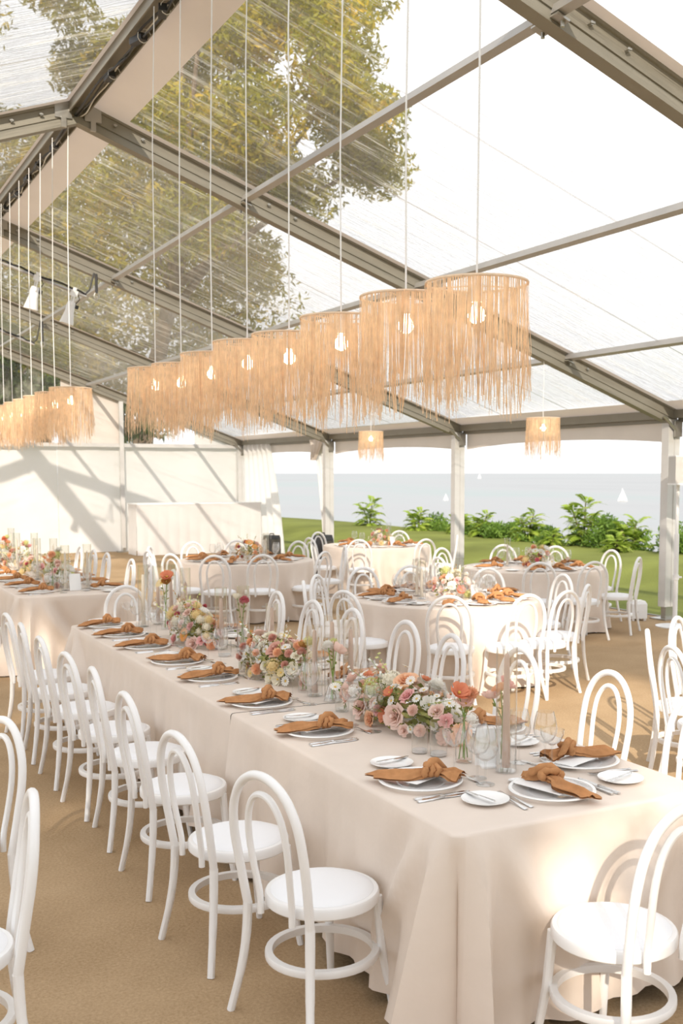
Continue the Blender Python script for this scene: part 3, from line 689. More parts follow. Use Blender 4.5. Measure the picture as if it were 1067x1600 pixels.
# ------------------------------------------------------------------ place settings
ZT = 0.763
def ribbon_section(w, n, amp, seed, z0):
    return [(w*(k/(n-1)-0.5)*2*0.5, z0+amp*sin(k*2.1+seed)) for k in range(n)]
def make_napkin(seed):
    rnd = random.Random(seed); mb = MB()
    def tail(xs, ws, zs, ys, fold, sd):
        n = 22
        def f(u, v):
            k = v*(len(xs)-1); i = min(int(k), len(xs)-2); t = k-i; t = t*t*(3-2*t)
            x = xs[i]+(xs[i+1]-xs[i])*(k-i); w = ws[i]+(ws[i+1]-ws[i])*t; z = zs[i]+(zs[i+1]-zs[i])*t; y = ys[i]+(ys[i+1]-ys[i])*t
            a = (u-0.5)*2; tri = lambda q: 2*abs(((q/6.2832) % 1.0)*2-1)-1
            zz = z + fold*w*0.62*tri(u*11+sd+v*1.2+0.5*sin(v*7+sd)) + fold*w*0.3*tri(u*23+2*sd-v*2) - 0.18*w*a*a
            yy = y+a*w*0.5*(1+0.10*sin(v*9+sd+2*a))+0.006*sin(v*11+sd*3)
            return (x+0.028*a*(1-v)*sin(sd*2)+0.010*tri(u*9+sd)*(1-v), yy, max(zz, 0.006))
        mb.grid(f, n, 14)
        mb.grid(lambda u, v: (lambda q: (q[0], q[1]*1.0, max(q[2]-0.012, 0.001)))(f(1-u, v)), n, 14)
    d = rnd.uniform(-0.03, 0.03)
    tail([-0.245, -0.19, -0.11, -0.05, 0.0], [0.070, 0.092, 0.088, 0.060, 0.036], [0.006, 0.022, 0.030, 0.034, 0.036], [d*1.6, d, 0.3*d, 0, 0], 0.16, seed)
    tail([0.115, 0.085, 0.055, 0.025, 0.0], [0.072, 0.080, 0.066, 0.046, 0.036], [0.024, 0.030, 0.034, 0.036, 0.036], [-d*1.3, -d, -0.4*d, 0, 0], 0.22, seed+2)
    for (ox, rr, tilt, th) in ((-0.014, 0.020, 0.7, 0.0135), (0.010, 0.019, -0.5, 0.013), (0.0, 0.021, 0.15, 0.012)):
        P = []
        for k in range(18):
            a = 2*pi*k/18; P.append((ox+tilt*0.028*cos(a)+0.004*sin(3*a), 0.034*cos(a), 0.036+rr*sin(a)*0.85))
        mb.tube(P, [th*(1+0.28*sin(2.3*k+seed)) for k in range(18)], 8, closed=True)
    mb.tube([(-0.03, -0.03, 0.048), (0, -0.005, 0.064), (0.025, 0.025, 0.058), (0.05, 0.05, 0.035), (0.075, 0.055, 0.022)], [0.010, 0.018, 0.017, 0.014, 0.004], 8)
    mb.v = [(p[0]*0.93+0.045, p[1], p[2]) for p in mb.v]
    t = thing('napkin', 'rust linen napkin', 'napkin'); o = part('knot', mb, M['napkin'], t, angle=70); return t
def make_napkin_single(seed):
    t = make_napkin(seed); o = KIDS[t][0]; o.name = 'napkin'; o.parent = None; KIDS[t] = []; bpy.data.objects.remove(t)
    tag(o, 'rust linen napkin', 'napkin'); return o
NAP = [Proto(make_napkin_single(s)) for s in (1, 2, 3)]
def make_charger():
    t = thing('charger_plate', 'clear glass charger', 'plate')
    mb = MB(); mb.lathe([(0, 0.004), (0.095, 0.004), (0.118, 0.008), (0.150, 0.015)], 48); part('glass_dish', mb, M['chargerglass'], t)
    mb = MB(); mb.lathe([(0.147, 0.0125), (0.158, 0.0125), (0.163, 0.016), (0.160, 0.0205), (0.149, 0.0190)], 48, closed=True); part('rim', mb, M['porcelain'], t)
    mb = MB(); mb.lathe([(0.085, 0.0), (0.093, 0.0), (0.093, 0.005), (0.085, 0.005)], 32, closed=True); part('foot', mb, M['chargerglass'], t)
    return t
def single(name, cat, mb, mat, smooth=True, angle=40):
    o = part(name, mb, mat, None, smooth, angle); tag(o, name, cat); return o
mb = MB(); mb.lathe([(0, 0.003), (0.052, 0.003), (0.070, 0.008), (0.088, 0.013), (0.0885, 0.0155), (0.070, 0.011), (0.052, 0.006), (0, 0.006)], 40); mb.lathe([(0.044, 0), (0.05, 0), (0.05, 0.004), (0.044, 0.004)], 32, closed=True)
PLATE = Proto(single('bread_plate', 'plate', mb, M['porcelain']))
def flatbar(mb, xs, ws, zs, th=0.0016):
    n = len(xs); vs = []
    for x, w, z in zip(xs, ws, zs): vs += [(x, -w/2, z), (x, w/2, z), (x, w/2*0.8, z+th), (x, -w/2*0.8, z+th)]
    fs = [(0, 1, 2, 3)] + [tuple(4*(n-1)+k for k in (3, 2, 1, 0))]
    for i in range(n-1):
        for k in range(4): fs.append((4*i+k, 4*(i+1)+k, 4*(i+1)+(k+1) % 4, 4*i+(k+1) % 4))
    mb.add(vs, fs)
mb = MB(); flatbar(mb, [-0.105, -0.10, -0.06, 0.0, 0.03, 0.05], [0.010, 0.018, 0.012, 0.006, 0.009, 0.024], [0.002, 0.002, 0.004, 0.009, 0.006, 0.003], 0.0022)
for k in range(4): flatbar(mb, [0.048, 0.07, 0.10], [0.004, 0.0036, 0.0022], [0.003, 0.003, 0.007], 0.0015); 
o_ = len(mb.v)-48
for k in range(4):
    for q in range(12): v = mb.v[o_+k*12+q]; mb.v[o_+k*12+q] = (v[0], v[1]+(k-1.5)*0.0063, v[2])
FORK = Proto(single('fork', 'fork', mb, M['silver']))
mb = MB(); flatbar(mb, [-0.115, -0.11, -0.05, 0.0, 0.004], [0.012, 0.018, 0.015, 0.010, 0.012], [0.001, 0.001, 0.001, 0.002, 0.001], 0.006); flatbar(mb, [0.004, 0.03, 0.08, 0.11, 0.122], [0.014, 0.020, 0.021, 0.015, 0.004], [0.002]*5, 0.0022)
KNIFE = Proto(single('table_knife', 'knife', mb, M['silver']))
mb = MB(); flatbar(mb, [-0.08, -0.075, -0.04, 0.0, 0.004], [0.010, 0.014, 0.012, 0.008, 0.009], [0.001]*5, 0.004); flatbar(mb, [0.004, 0.02, 0.055, 0.075, 0.085], [0.012, 0.016, 0.018, 0.014, 0.004], [0.001]*5, 0.002)
BKNIFE = Proto(single('butter_knife', 'knife', mb, M['silver']))
mb = MB(); flatbar(mb, [-0.10, -0.095, -0.05, 0.0, 0.04], [0.009, 0.017, 0.011, 0.006, 0.007], [0.002, 0.002, 0.004, 0.009, 0.006], 0.002)
def spf(u, v):
    a = u*2*pi; return (0.068+0.031*cos(a)*v, 0.020*sin(a)*v*(1+0.15*cos(a)), 0.002+0.007*v*v)
mb.grid(spf, 16, 4, wrap=True); mb.grid(lambda u, v: (lambda q: (q[0], q[1], q[2]+0.0012))(spf(1-u, v)), 16, 4, wrap=True)
SPOON = Proto(single('spoon', 'spoon', mb, M['silver']))
mb = MB(); mb.box((0, 0, 0.0008), (0.225, 0.10, 0.0016)); MENU = Proto(single('menu_card', 'card', mb, M['paper'], False))
# glasses
def wine(prof, n=32): mb = MB(); mb.lathe(prof, n); return mb
t = thing('wine_glass', 'wine glass', 'glass')
part('bowl', wine([(0.0, 0.092), (0.013, 0.094), (0.034, 0.108), (0.046, 0.130), (0.049, 0.152), (0.044, 0.188), (0.035, 0.222), (0.034, 0.222), (0.043, 0.188), (0.0475, 0.152), (0.0445, 0.131), (0.033, 0.111), (0.012, 0.098), (0, 0.097)]), M['glass'], t)
part('stem', wine([(0.0055, 0.006), (0.0038, 0.02), (0.0036, 0.075), (0.006, 0.090)], 12), M['glass'], t)
part('foot', wine([(0, 0), (0.036, 0.0), (0.0365, 0.002), (0.012, 0.005), (0.0, 0.008)]), M['glass'], t)
WINE = Proto(t)
t = thing('champagne_coupe', 'coupe glass', 'glass')
part('bowl', wine([(0, 0.108), (0.012, 0.110), (0.034, 0.125), (0.046, 0.150), (0.048, 0.172), (0.047, 0.172), (0.0445, 0.151), (0.033, 0.128), (0.011, 0.113), (0, 0.112)]), M['glass'], t)
part('stem', wine([(0.0055, 0.006), (0.0036, 0.02), (0.0034, 0.09), (0.006, 0.109)], 12), M['glass'], t)
part('foot', wine([(0, 0), (0.034, 0.0), (0.0345, 0.002), (0.012, 0.005), (0.0, 0.008)]), M['glass'], t)
COUPE = Proto(t)
def setting(x, y, deg, where, grp, full=2, rs=0):
    """deg = facing of the diner; local +x towards the table, +y the diner's left"""
    rnd = random.Random(int(x*997+y*131)+rs); a = radians(deg); c, s = cos(a), sin(a)
    def at(px, py, z=0.0): return (x+px*c-py*s, y+px*s+py*c, ZT+z)
    j = lambda k: rnd.uniform(-k, k)
    CHARGER.put(at(0, 0), a, 'white-rimmed clear glass charger, '+where, 'charger plates '+grp)
    if full >= 2: MENU.put(at(0.025, 0.018, 0.0205), a+j(0.25)+0.2, 'white menu card under the napkin, '+where, 'menu cards '+grp)
    NAP[rnd.randrange(3)].put(at(-0.01+j(0.015), -0.012, 0.0225), a+j(0.25)-0.16, 'knotted rust linen napkin, '+where, 'napkins '+grp)
    PLATE.put(at(0.035+j(0.01), 0.285+j(0.01)), a, 'small white bread plate, '+where, 'bread plates '+grp)
    if full >= 1:
        BKNIFE.put(at(0.04, 0.295, 0.0165), a+0.2+j(0.25), 'butter knife on the bread plate, '+where, 'butter knives '+grp)
        FORK.put(at(-0.01, 0.176), a+j(0.05), 'inner silver fork, '+where, 'forks '+grp)
        KNIFE.put(at(-0.015, -0.178), a+j(0.05), 'inner silver knife, '+where, 'knives '+grp)
    if full >= 2:
        FORK.put(at(-0.02, 0.205), a+j(0.06), 'outer silver fork, '+where, 'forks '+grp)
        KNIFE.put(at(-0.02, -0.206), a+j(0.04), 'outer silver knife, '+where, 'knives '+grp)
        SPOON.put(at(0.185, -0.03), a+pi/2+j(0.2)+0.25, 'silver spoon above the charger, '+where, 'spoons '+grp)
    if full != 2 or rs != 9:
        WINE.put(at(0.22+j(0.02), -0.13+j(0.03)), 0, 'clear wine glass, '+where, 'wine glasses '+grp)
        if full >= 1: COUPE.put(at(0.205+j(0.02), 0.03+j(0.04)), 0, 'clear coupe glass, '+where, 'coupe glasses '+grp)
CHARGER = Proto(make_charger())
nl = [3.52, 4.44, 5.14, 5.92, 6.52, 7.20, 7.80, 8.36]
for i, y in enumerate(nl): setting(2.072, y, 0, 'front long table, %s left place' % ORD[i], 'on the front long table')
nr = [3.47, 4.12, 4.80, 5.50, 6.22, 6.95, 7.62, 8.25]
for i, y in enumerate(nr): setting(2.80, y, 180, 'front long table, %s right place' % ORD[i], 'on the front long table')
setting(2.44, 3.18, 90, 'front long table, place at the near end', 'on the front long table', rs=9)
WINE.put((2.647, 3.50, ZT), 0, 'clear wine glass, nearest the front right corner of the long table', 'wine glasses on the front long table')
WINE.put((2.300, 3.47, ZT), 0, 'clear wine glass in front of the tall candle, near end of the long table', 'wine glasses on the front long table')
for i in range(7):
    y = 11.05+0.66*i; setting(2.09, y, 0, 'rear long table, %s left place' % ORD[i], 'on the rear long table', full=1)
    setting(2.79, y+0.05, 180, 'rear long table, %s right place' % ORD[i], 'on the rear long table', full=1)
for key, T in ROUNDS.items():
    cx, cy = T['c']
    for a, nm in T['ang']:
        r = T['R']-0.27
        setting(cx+r*cos(a), cy+r*sin(a), math.degrees(a)+180, '%s, %s seat' % (T['short'], nm.split(',')[0]+(' second' if 'second' in nm else '')), 'on the '+T['short'], full=1 if key == 'sunlit' else 0)

# ------------------------------------------------------------------ flowers
def bloom_rose(seed=0, open_=1.0):
    rnd = random.Random(seed); mb = MB(); ga = 2.4
    mb.lathe([(0, 0.30), (0.10, 0.36), (0.16, 0.55), (0.12, 0.72), (0, 0.76)], 10)
    for i in range(26):
        t = i/25; a0 = i*ga+rnd.uniform(-.2, .2); R = (0.14+0.62*t)*open_; Hh = 0.80-0.36*t; hw = 0.95-0.25*t; cur = 0.04+0.26*t; z0 = 0.16-0.10*t
        def f(u, v):
            q = (u-0.5)*2; ang = a0+q*hw*(0.55+0.45*sin(pi*min(v+0.15, 1)))
            rr = R*(0.30+0.70*v**0.7)+cur*max(0, v-0.7)*1.6*R/0.7+0.025*q*q
            z = z0+(Hh-z0)*v**0.85*(1-0.10*q*q)-cur*max(0, v-0.72)*1.2
            return (rr*cos(ang), rr*sin(ang), z)
        mb.grid(f, 4, 4)
    return mb
def bloom_ball(seed=0):
    rnd = random.Random(seed); mb = MB()
    for i in range(70):
        t = (i+0.5)/70; ph = math.acos(1-1.25*t); a = i*2.39996
        d = Vector((sin(ph)*cos(a), sin(ph)*sin(a), cos(ph))); w = d.cross(Vector((0, 0, 1)));
        w = w.normalized() if w.length > 1e-4 else Vector((1, 0, 0)); up = w.cross(d); s_ = 0.17+0.10*t; R = 0.62+0.1*rnd.random()
        mb.add([d*R*0.35+Vector((0,0,.3)), d*R*0.8-w*s_+Vector((0,0,.3)), d*R*1.08-up*0.04+Vector((0,0,.3)), d*R*0.8+w*s_+Vector((0,0,.3))], [(0, 1, 2, 3)])
    mb.lathe([(0, 0.0), (0.3, 0.1), (0.42, 0.3), (0.3, 0.55), (0, 0.62)], 10)
    return mb
def bloom_hydr(seed=0):
    rnd = random.Random(seed); mb = MB()
    for i in range(60):
        t = (i+0.5)/60; ph = math.acos(1-1.5*t); a = i*2.39996; d = Vector((sin(ph)*cos(a), sin(ph)*sin(a), cos(ph)*0.85)); R = 0.72+rnd.uniform(-.05, .08)
        u = d.orthogonal().normalized(); w = d.cross(u); r0 = rnd.uniform(0, 1.5); c = d*R+Vector((0, 0, .35))
        for k in range(4):
            b = r0+k*pi/2; e = u*cos(b)+w*sin(b); g = u*cos(b+.55)+w*sin(b+.55); h = u*cos(b-.55)+w*sin(b-.55)
            mb.add([c, c+h*0.11+d*0.02, c+e*0.17+d*0.035, c+g*0.11+d*0.02], [(0, 1, 2, 3)])
    mb.lathe([(0, -0.1), (0.35, 0.05), (0.5, 0.35), (0.35, 0.75), (0, 0.9)], 10)
    return mb
def bloom_daisy(seed=0, n=12, cup=0.2):
    mb = MB()
    for i in range(n):
        a = 2*pi*i/n
        for (lay, ln) in ((0, 1.0),):
            d = Vector((cos(a), sin(a), 0)); w = Vector((-sin(a), cos(a), 0)); z = Vector((0, 0, 1)); hw = pi/n*0.95
            mb.add([d*0.15+z*.3, d*0.55-w*hw*0.55+z*(.3+cup*.5), d*0.9-w*hw*0.7+z*(.3+cup*.8), d*1.0+z*(.3+cup*.7), d*0.9+w*hw*0.7+z*(.3+cup*.8), d*0.55+w*hw*0.55+z*(.3+cup*.5)], [(0, 1, 2, 3, 4, 5)])
    mb.cur = 1; mb.lathe([(0, .22), (0.2, .26), (0.24, .33), (0.16, .42), (0, .45)], 10); mb.cur = 0
    return mb
def bloom_cup(seed=0):
    mb = MB()
    for lay in range(2):
        for i in range(6):
            a0 = i*pi/3+lay*0.5
            def f(u, v):
                q = (u-.5)*2; R = 0.12+(0.75-0.2*lay)*v**0.8; return (R*cos(a0+q*.62*(.4+.6*sin(pi*min(.85, v+.1)))), R*sin(a0+q*.62*(.4+.6*sin(pi*min(.85, v+.1)))), 0.1+0.5*v**1.6*(1+.2*lay)-0.05*q*q+0.04*sin(9*u+i))
            mb.grid(f, 4, 4)
    mb.cur = 1; mb.lathe([(0, .1), (0.12, .15), (0.13, .3), (0, .36)], 8); mb.cur = 0
    return mb
BLM = {'rose': [bloom_rose(1), bloom_rose(2, 1.1)], 'ranunculus': [bloom_ball(1)], 'hydrangea': [bloom_hydr(1)], 'daisy': [bloom_daisy(1)], 'gerbera': [bloom_daisy(2, 22, 0.1)], 'poppy': [bloom_cup(1)]}
BCACHE = {}
def bloom_mesh(kind, mat, v=0):
    k = (kind, mat, v % len(BLM[kind]))
    if k not in BCACHE: BCACHE[k] = BLM[kind][k[2]].mesh(kind, [M[mat], M['pollen']], True, 55)
    return BCACHE[k]
def leaf_clump(n, seed, L_=1.0):
    rnd = random.Random(seed); mb = MB()
    for i in range(n):
        d = Vector((rnd.gauss(0, 1), rnd.gauss(0, 1), rnd.gauss(0.2, .7))).normalized(); p = d*rnd.uniform(.35, .95); w = d.orthogonal().normalized(); q = Matrix.Rotation(rnd.uniform(0, 6.28), 3, d) @ w
        l = rnd.uniform(.16, .34)*L_; e = (d*0.6+q*0.8).normalized(); s_ = e.cross(d).normalized()*l*0.28
        mb.add([p, p+e*l*.4-s_, p+e*l, p+e*l*.4+s_], [(0, 1, 2, 3)])
    return mb
def arrangement(label, x, y, rx, ry, h, n, seed, pal, group, rz=0, z0=ZT, size=(0.028, 0.052), sprigs=8):
    rnd = random.Random(seed); t = thing('floral_centrepiece', label, 'flowers', (x, y, z0), rz, group)
    mb = MB(); mb.lathe([(0, 0), (0.06, 0), (0.085, 0.03), (0.09, 0.065), (0.084, 0.065), (0.08, 0.03), (0.055, 0.008), (0, 0.008)], 28, sx=min(1.0, rx/0.11), sy=min(1.6, ry/0.13)); part('bowl', mb, M['porcelain'], t)
    mb = leaf_clump(int(n*5), seed, 0.9); mb.v = [(p[0]*rx*0.95, p[1]*ry*0.95, max(0.012, 0.085+p[2]*h*0.62)) for p in mb.v]
    part('foliage', mb, M['foliage'], t, stuff=True)
    pts = []; tries = 0
    while len(pts) < n and tries < n*60:
        tries += 1; a = rnd.uniform(0, 2*pi); cz = rnd.uniform(-0.28, 1.0); sr = sqrt(1-cz*cz); kind, mat, k = rnd.choice(pal); s_ = rnd.uniform(*size)*k
        q = rnd.uniform(0.78, 1.02)*(1.0 if rnd.random() > .15 else 1.12)
        p = Vector((rx*sr*cos(a)*q, ry*sr*sin(a)*q, max(0.035, 0.075+h*max(cz, -0.1)*q*0.9+(0.0 if cz > 0 else cz*0.12))))
        if all((p-o).length > (s_+os_)*0.78 for o, os_ in pts):
            pts.append((p, s_)); nd = Vector((p.x/rx**2, p.y/ry**2, (p.z-0.04)/h**2*0.8)).normalized()
            nd = (nd+Vector((rnd.uniform(-.25, .25), rnd.uniform(-.25, .25), rnd.uniform(0, .3)))).normalized()
            o = part(kind, bloom_mesh(kind, mat, len(pts)), None, t); o.location = p-nd*s_*0.5; o.scale = (s_,)*3
            o.rotation_euler = nd.to_track_quat('Z', 'Y').to_euler()
    for k in range(sprigs):
        a = rnd.uniform(0, 2*pi); el = rnd.uniform(.5, 1.2); d = Vector((cos(a)*cos(el)*rx, sin(a)*cos(el)*ry, h*sin(el))); tip = Vector((0, 0, .06))+d*rnd.uniform(1.15, 1.5)
        mb = MB(); m_ = Vector((0, 0, .06))+d*0.6+Vector((0, 0, .02)); mb.tube([(d.x*.2, d.y*.2, .06), m_, tip], [0.0018, 0.0014, 0.001], 5); mb.cur = 1
        for j in range(9):
            b = m_.lerp(tip, j/8); e = Vector((rnd.uniform(-1, 1), rnd.uniform(-1, 1), rnd.uniform(-.3, 1))).normalized()*0.022; w = e.orthogonal().normalized()*0.008
            mb.add([b, b+e*.5-w, b+e, b+e*.5+w], [(0, 1, 2, 3)])
        part('sprig', mb, [M['stem'], M[rnd.choice(['foliage', 'petal_white', 'petal_lime', 'petal_bronze'])]], t)
    return t
P1 = [('rose', 'petal_blush', 1.25), ('rose', 'petal_peach', 1.2), ('rose', 'petal_pink', 1.0), ('ranunculus', 'petal_white', 1.1), ('hydrangea', 'petal_cream', 1.35), ('rose', 'petal_blush', 1.4), ('rose', 'petal_pink', 1.15), ('rose', 'petal_peach', 1.3), ('poppy', 'petal_white', 1.0), ('poppy', 'petal_coral', 0.95), ('ranunculus', 'petal_blush', 0.9), ('hydrangea', 'petal_white', 1.2), ('hydrangea', 'petal_lime', 1.1), ('daisy', 'petal_white', 0.5), ('poppy', 'petal_blush', 1.0), ('rose', 'petal_blush', 1.1), ('rose', 'petal_cream', 1.1)]
P2 = [('rose', 'petal_mauve', 1.3), ('rose', 'petal_cream', 1.15), ('hydrangea', 'petal_butter', 1.3), ('poppy', 'petal_white', 1.1), ('daisy', 'petal_white', 0.8), ('ranunculus', 'petal_peach', 1.0), ('rose', 'petal_blush', 1.0), ('hydrangea', 'petal_cream', 1.2), ('poppy', 'petal_cream', 1.1), ('daisy', 'petal_butter', 0.8), ('ranunculus', 'petal_mauve', 0.8)]
P3 = [('rose', 'petal_pink', 1.2), ('rose', 'petal_blush', 1.2), ('gerbera', 'petal_orange', 1.2), ('poppy', 'petal_cream', 1.1), ('ranunculus', 'petal_peach', 1.0), ('poppy', 'petal_white', 1.0), ('ranunculus', 'petal_rosered', 0.85), ('hydrangea', 'petal_butter', 1.1), ('daisy', 'petal_white', 0.8), ('hydrangea', 'petal_cream', 1.1)]
gA = 'low flower centrepieces on the front long table'
arrangement('nearest low centrepiece of blush roses, peach roses and white blooms on the front long table', 2.47, 4.33, 0.15, 0.43, 0.215, 92, 41, P1, gA, size=(0.03, 0.057), rz=0.12)
arrangement('middle low centrepiece with a large mauve rose and cream blooms on the front long table', 2.43, 5.78, 0.155, 0.42, 0.22, 74, 42, P2, gA, size=(0.03, 0.058), rz=0.05)
arrangement('farthest low centrepiece with pink roses and an orange gerbera on the front long table', 2.43, 7.30, 0.155, 0.45, 0.23, 70, 43, P3, gA, size=(0.03, 0.058), rz=-0.05)
for i, y in enumerate([11.62, 12.9, 14.2, 15.3]):
    arrangement('low pink and cream centrepiece on the rear long table, %s from its near end' % ORD[i], 2.42, y, 0.15, 0.40, 0.22, 34, 50+i, [P1, P3, P2, P3][i], 'low flower centrepieces on the rear long table', size=(0.036, 0.06), sprigs=6)
for key, sd in (('sunlit', 61), ('right', 62), ('back', 63), ('shade', 64)):
    T = ROUNDS[key]; cx, cy = T['c']
    arrangement('round flower centrepiece on the '+T['short'], cx+0.05, cy-0.05, 0.20, 0.20, 0.24, 28, sd, [P1, P3, P2, P3][sd-61], 'centrepieces on the round tables', size=(0.038, 0.062), sprigs=5)
# bud vases
def bud_vase(label, x, y, kind, h, seed, blooms, group, z0=ZT):
    rnd = random.Random(seed); t = thing('bud_vase', label, 'vase', (x, y, z0), seed, group)
    prof = {'bottle': [(0, 0), (0.033, 0), (0.036, 0.01), (0.036, 0.10), (0.018, 0.15), (0.015, 0.18), (0.019, 0.195), (0.017, 0.195), (0.013, 0.18), (0.016, 0.15), (0.034, 0.10), (0.034, 0.012), (0, 0.008)],
            'cone': [(0, 0), (0.047, 0), (0.048, 0.008), (0.030, 0.07), (0.013, 0.12), (0.017, 0.135), (0.015, 0.135), (0.011, 0.12), (0.028, 0.07), (0.045, 0.01), (0, 0.006)],
            'tumbler': [(0, 0), (0.034, 0), (0.036, 0.01), (0.038, 0.10), (0.036, 0.10), (0.034, 0.014), (0, 0.012)]}[kind]
    mb = MB(); mb.lathe(prof, 28); part('glass_vase', mb, M['ribglass' if kind == 'tumbler' else 'glass'], t); zt = prof[[i for i in range(len(prof)) if prof[i][1] == max(p[1] for p in prof)][0]][1]
    for (bk, bm, s_) in blooms:
        dx, dy = rnd.uniform(-.035, .035), rnd.uniform(-.035, .035); hh = h*rnd.uniform(.82, 1.05)
        mb = MB(); mb.tube([(-dx*.6, -dy*.6, 0.015), (0, 0, zt*0.9), (dx, dy, hh)], 0.0024, 6); mb.cur = 1
        for j in range(3):
            b = Vector((dx*.5, dy*.5, zt+(hh-zt)*(.2+.25*j))); e = Vector((rnd.uniform(-1, 1), rnd.uniform(-1, 1), .5)).normalized()*.03; w = e.orthogonal().normalized()*.008; mb.add([b, b+e*.5-w, b+e, b+e*.5+w], [(0, 1, 2, 3)])
        st = part('stem', mb, [M['stem'], M['foliage']], t)
        o = part(bk, bloom_mesh(bk, bm, 0), None, st); o.location = (dx, dy, hh-s_*0.2); o.scale = (s_,)*3; o.rotation_euler = (rnd.uniform(-.7, .7), rnd.uniform(-.7, .7), rnd.uniform(0, 6))
    return t
gB = 'bud vases on the front long table'
bud_vase('clear bottle vase of coral and peach ranunculus on long stems near the tall candle', 2.385, 3.70, 'bottle', 0.30, 1, [('poppy', 'petal_coral', .05), ('ranunculus', 'petal_peach', .05), ('poppy', 'petal_blush', .045), ('ranunculus', 'petal_coral', .045)], gB)
bud_vase('clear bottle vase of pink sweet blooms just behind the tall candle', 2.52, 3.62, 'bottle', 0.33, 2, [('poppy', 'petal_blush', .05), ('poppy', 'petal_pink', .045), ('poppy', 'petal_peach', .04)], gB)
bud_vase('clear cone vase holding one pale pink bloom between the near centrepieces', 2.425, 5.02, 'cone', 0.30, 3, [('poppy', 'petal_blush', .06), ('ranunculus', 'petal_white', .045), ('hydrangea', 'petal_lime', .03)], gB)
bud_vase('small low glass of green and white sprigs left of the nearest centrepiece', 2.37, 4.80, 'tumbler', 0.13, 4, [('hydrangea', 'petal_lime', .035), ('hydrangea', 'petal_white', .035), ('daisy', 'petal_white', .03)], gB)
bud_vase('clear bottle vase of green stems beside the middle centrepiece', 2.40, 5.32, 'bottle', 0.27, 5, [('hydrangea', 'petal_lime', .045), ('poppy', 'petal_bronze', .035), ('ranunculus', 'petal_mauve', .04)], gB)
bud_vase('clear bottle vase with tall white daisy and red bloom between the far centrepieces', 2.58, 6.72, 'bottle', 0.36, 6, [('daisy', 'petal_white', .055), ('ranunculus', 'petal_rosered', .05), ('poppy', 'petal_cream', .045)], gB)
bud_vase('clear bottle vase of coral blooms and bronze seed heads, farthest on the front table', 2.45, 7.98, 'bottle', 0.42, 7, [('poppy', 'petal_coral', .06), ('daisy', 'petal_butter', .05), ('poppy', 'petal_bronze', .045)], gB)
for i, (x, y, c) in enumerate([(2.30, 11.35, 'petal_peach'), (2.55, 12.2, 'petal_white'), (2.45, 13.5, 'petal_pink'), (2.40, 14.7, 'petal_coral')]):
    bud_vase('clear bud vase on the rear long table, %s from its near end' % ORD[i], x, y, 'bottle', 0.34, 11+i, [('ranunculus', c, .06), ('hydrangea', 'petal_lime', .05), ('poppy', c, .05)], 'bud vases on the rear long table')
# ribbed glass vases
def ribbed(label, x, y, r, h, group):
    t = thing('ribbed_glass_vase', label, 'vase', (x, y, ZT), 0, group); mb = MB()
    n = 72; vs = []; prof = [(0.0, 1.0), (0.012, 1.0), (0.02, 1.0), (h*0.96, 1.0), (h, 1.02)]
    for z, k in prof:
        for i in range(n): a = 2*pi*i/n; rr = r*k*(1+(0.025*sin(24*a) if 0.015 < z < h*0.98 else 0)); vs.append((rr*cos(a), rr*sin(a), z))
    fs = [(j*n+i, j*n+(i+1) % n, (j+1)*n+(i+1) % n, (j+1)*n+i) for j in range(4) for i in range(n)]+[tuple(range(n))[::-1]]
    mb.add(vs, fs); part('glass_wall', mb, M['ribglass'], t); mb = MB(); mb.lathe([(0, 0.004), (r*.93, 0.004), (r*.93, 0.016), (0, 0.018)], 32); part('thick_base', mb, M['chargerglass'], t)
ribbed('short ribbed glass vase in front of the nearest centrepiece, left of two', 2.300, 3.915, 0.034, 0.115, 'ribbed glasses on the front table')
ribbed('taller ribbed glass vase in front of the nearest centrepiece, right of two', 2.345, 3.835, 0.036, 0.150, 'ribbed glasses on the front table')
ribbed('ribbed glass tumbler beside the farthest centrepiece of the front table', 2.42, 6.62, 0.042, 0.10, 'ribbed glasses on the front table')
ribbed('ribbed glass tumbler beside the table card of the rear long table', 2.56, 11.02, 0.042, 0.10, 'ribbed glasses on the rear table')
# candles in tall glass cylinders
def cyl_mesh(r, h):
    mb = MB(); mb.lathe([(0, 0.002), (r, 0.002), (r, h), (r-0.0025, h), (r-0.0025, 0.006), (0, 0.006)], 32); return mb
def candle(label_w, x, y, r, h, ch, group, cream=False):
    o = part('glass_cylinder', cyl_mesh(r, h), M['glass'], None); o.location = (x, y, ZT); tag(o, 'tall clear glass cylinder '+label_w, 'candle holder', 'glass cylinders '+group)
    t = thing('taper_candle', ('cream' if cream else 'blush')+' taper candle, glass cylinder '+label_w, 'candle', (x, y, ZT+0.006), 0, 'taper candles '+group)
    mb = MB(); mb.lathe([(0, 0), (0.024, 0), (0.024, 0.006), (0.019, 0.012), (0.019, 0.030), (0.0175, 0.03)], 20); part('holder', mb, M['glass'], t)
    mb = MB(); mb.lathe([(0, 0.012), (0.0165, 0.012), (0.0145, ch*0.5), (0.0105, ch-0.01), (0.005, ch), (0, ch)], 16); wx = part('wax', mb, M['candlecream' if cream else 'candle'], t)
    mb = MB(); mb.tube([(0, 0, ch-0.002), (0.001, 0, ch+0.010)], 0.0011, 5); part('wick', mb, M['wick'], wx)
gC = 'on the front long table'
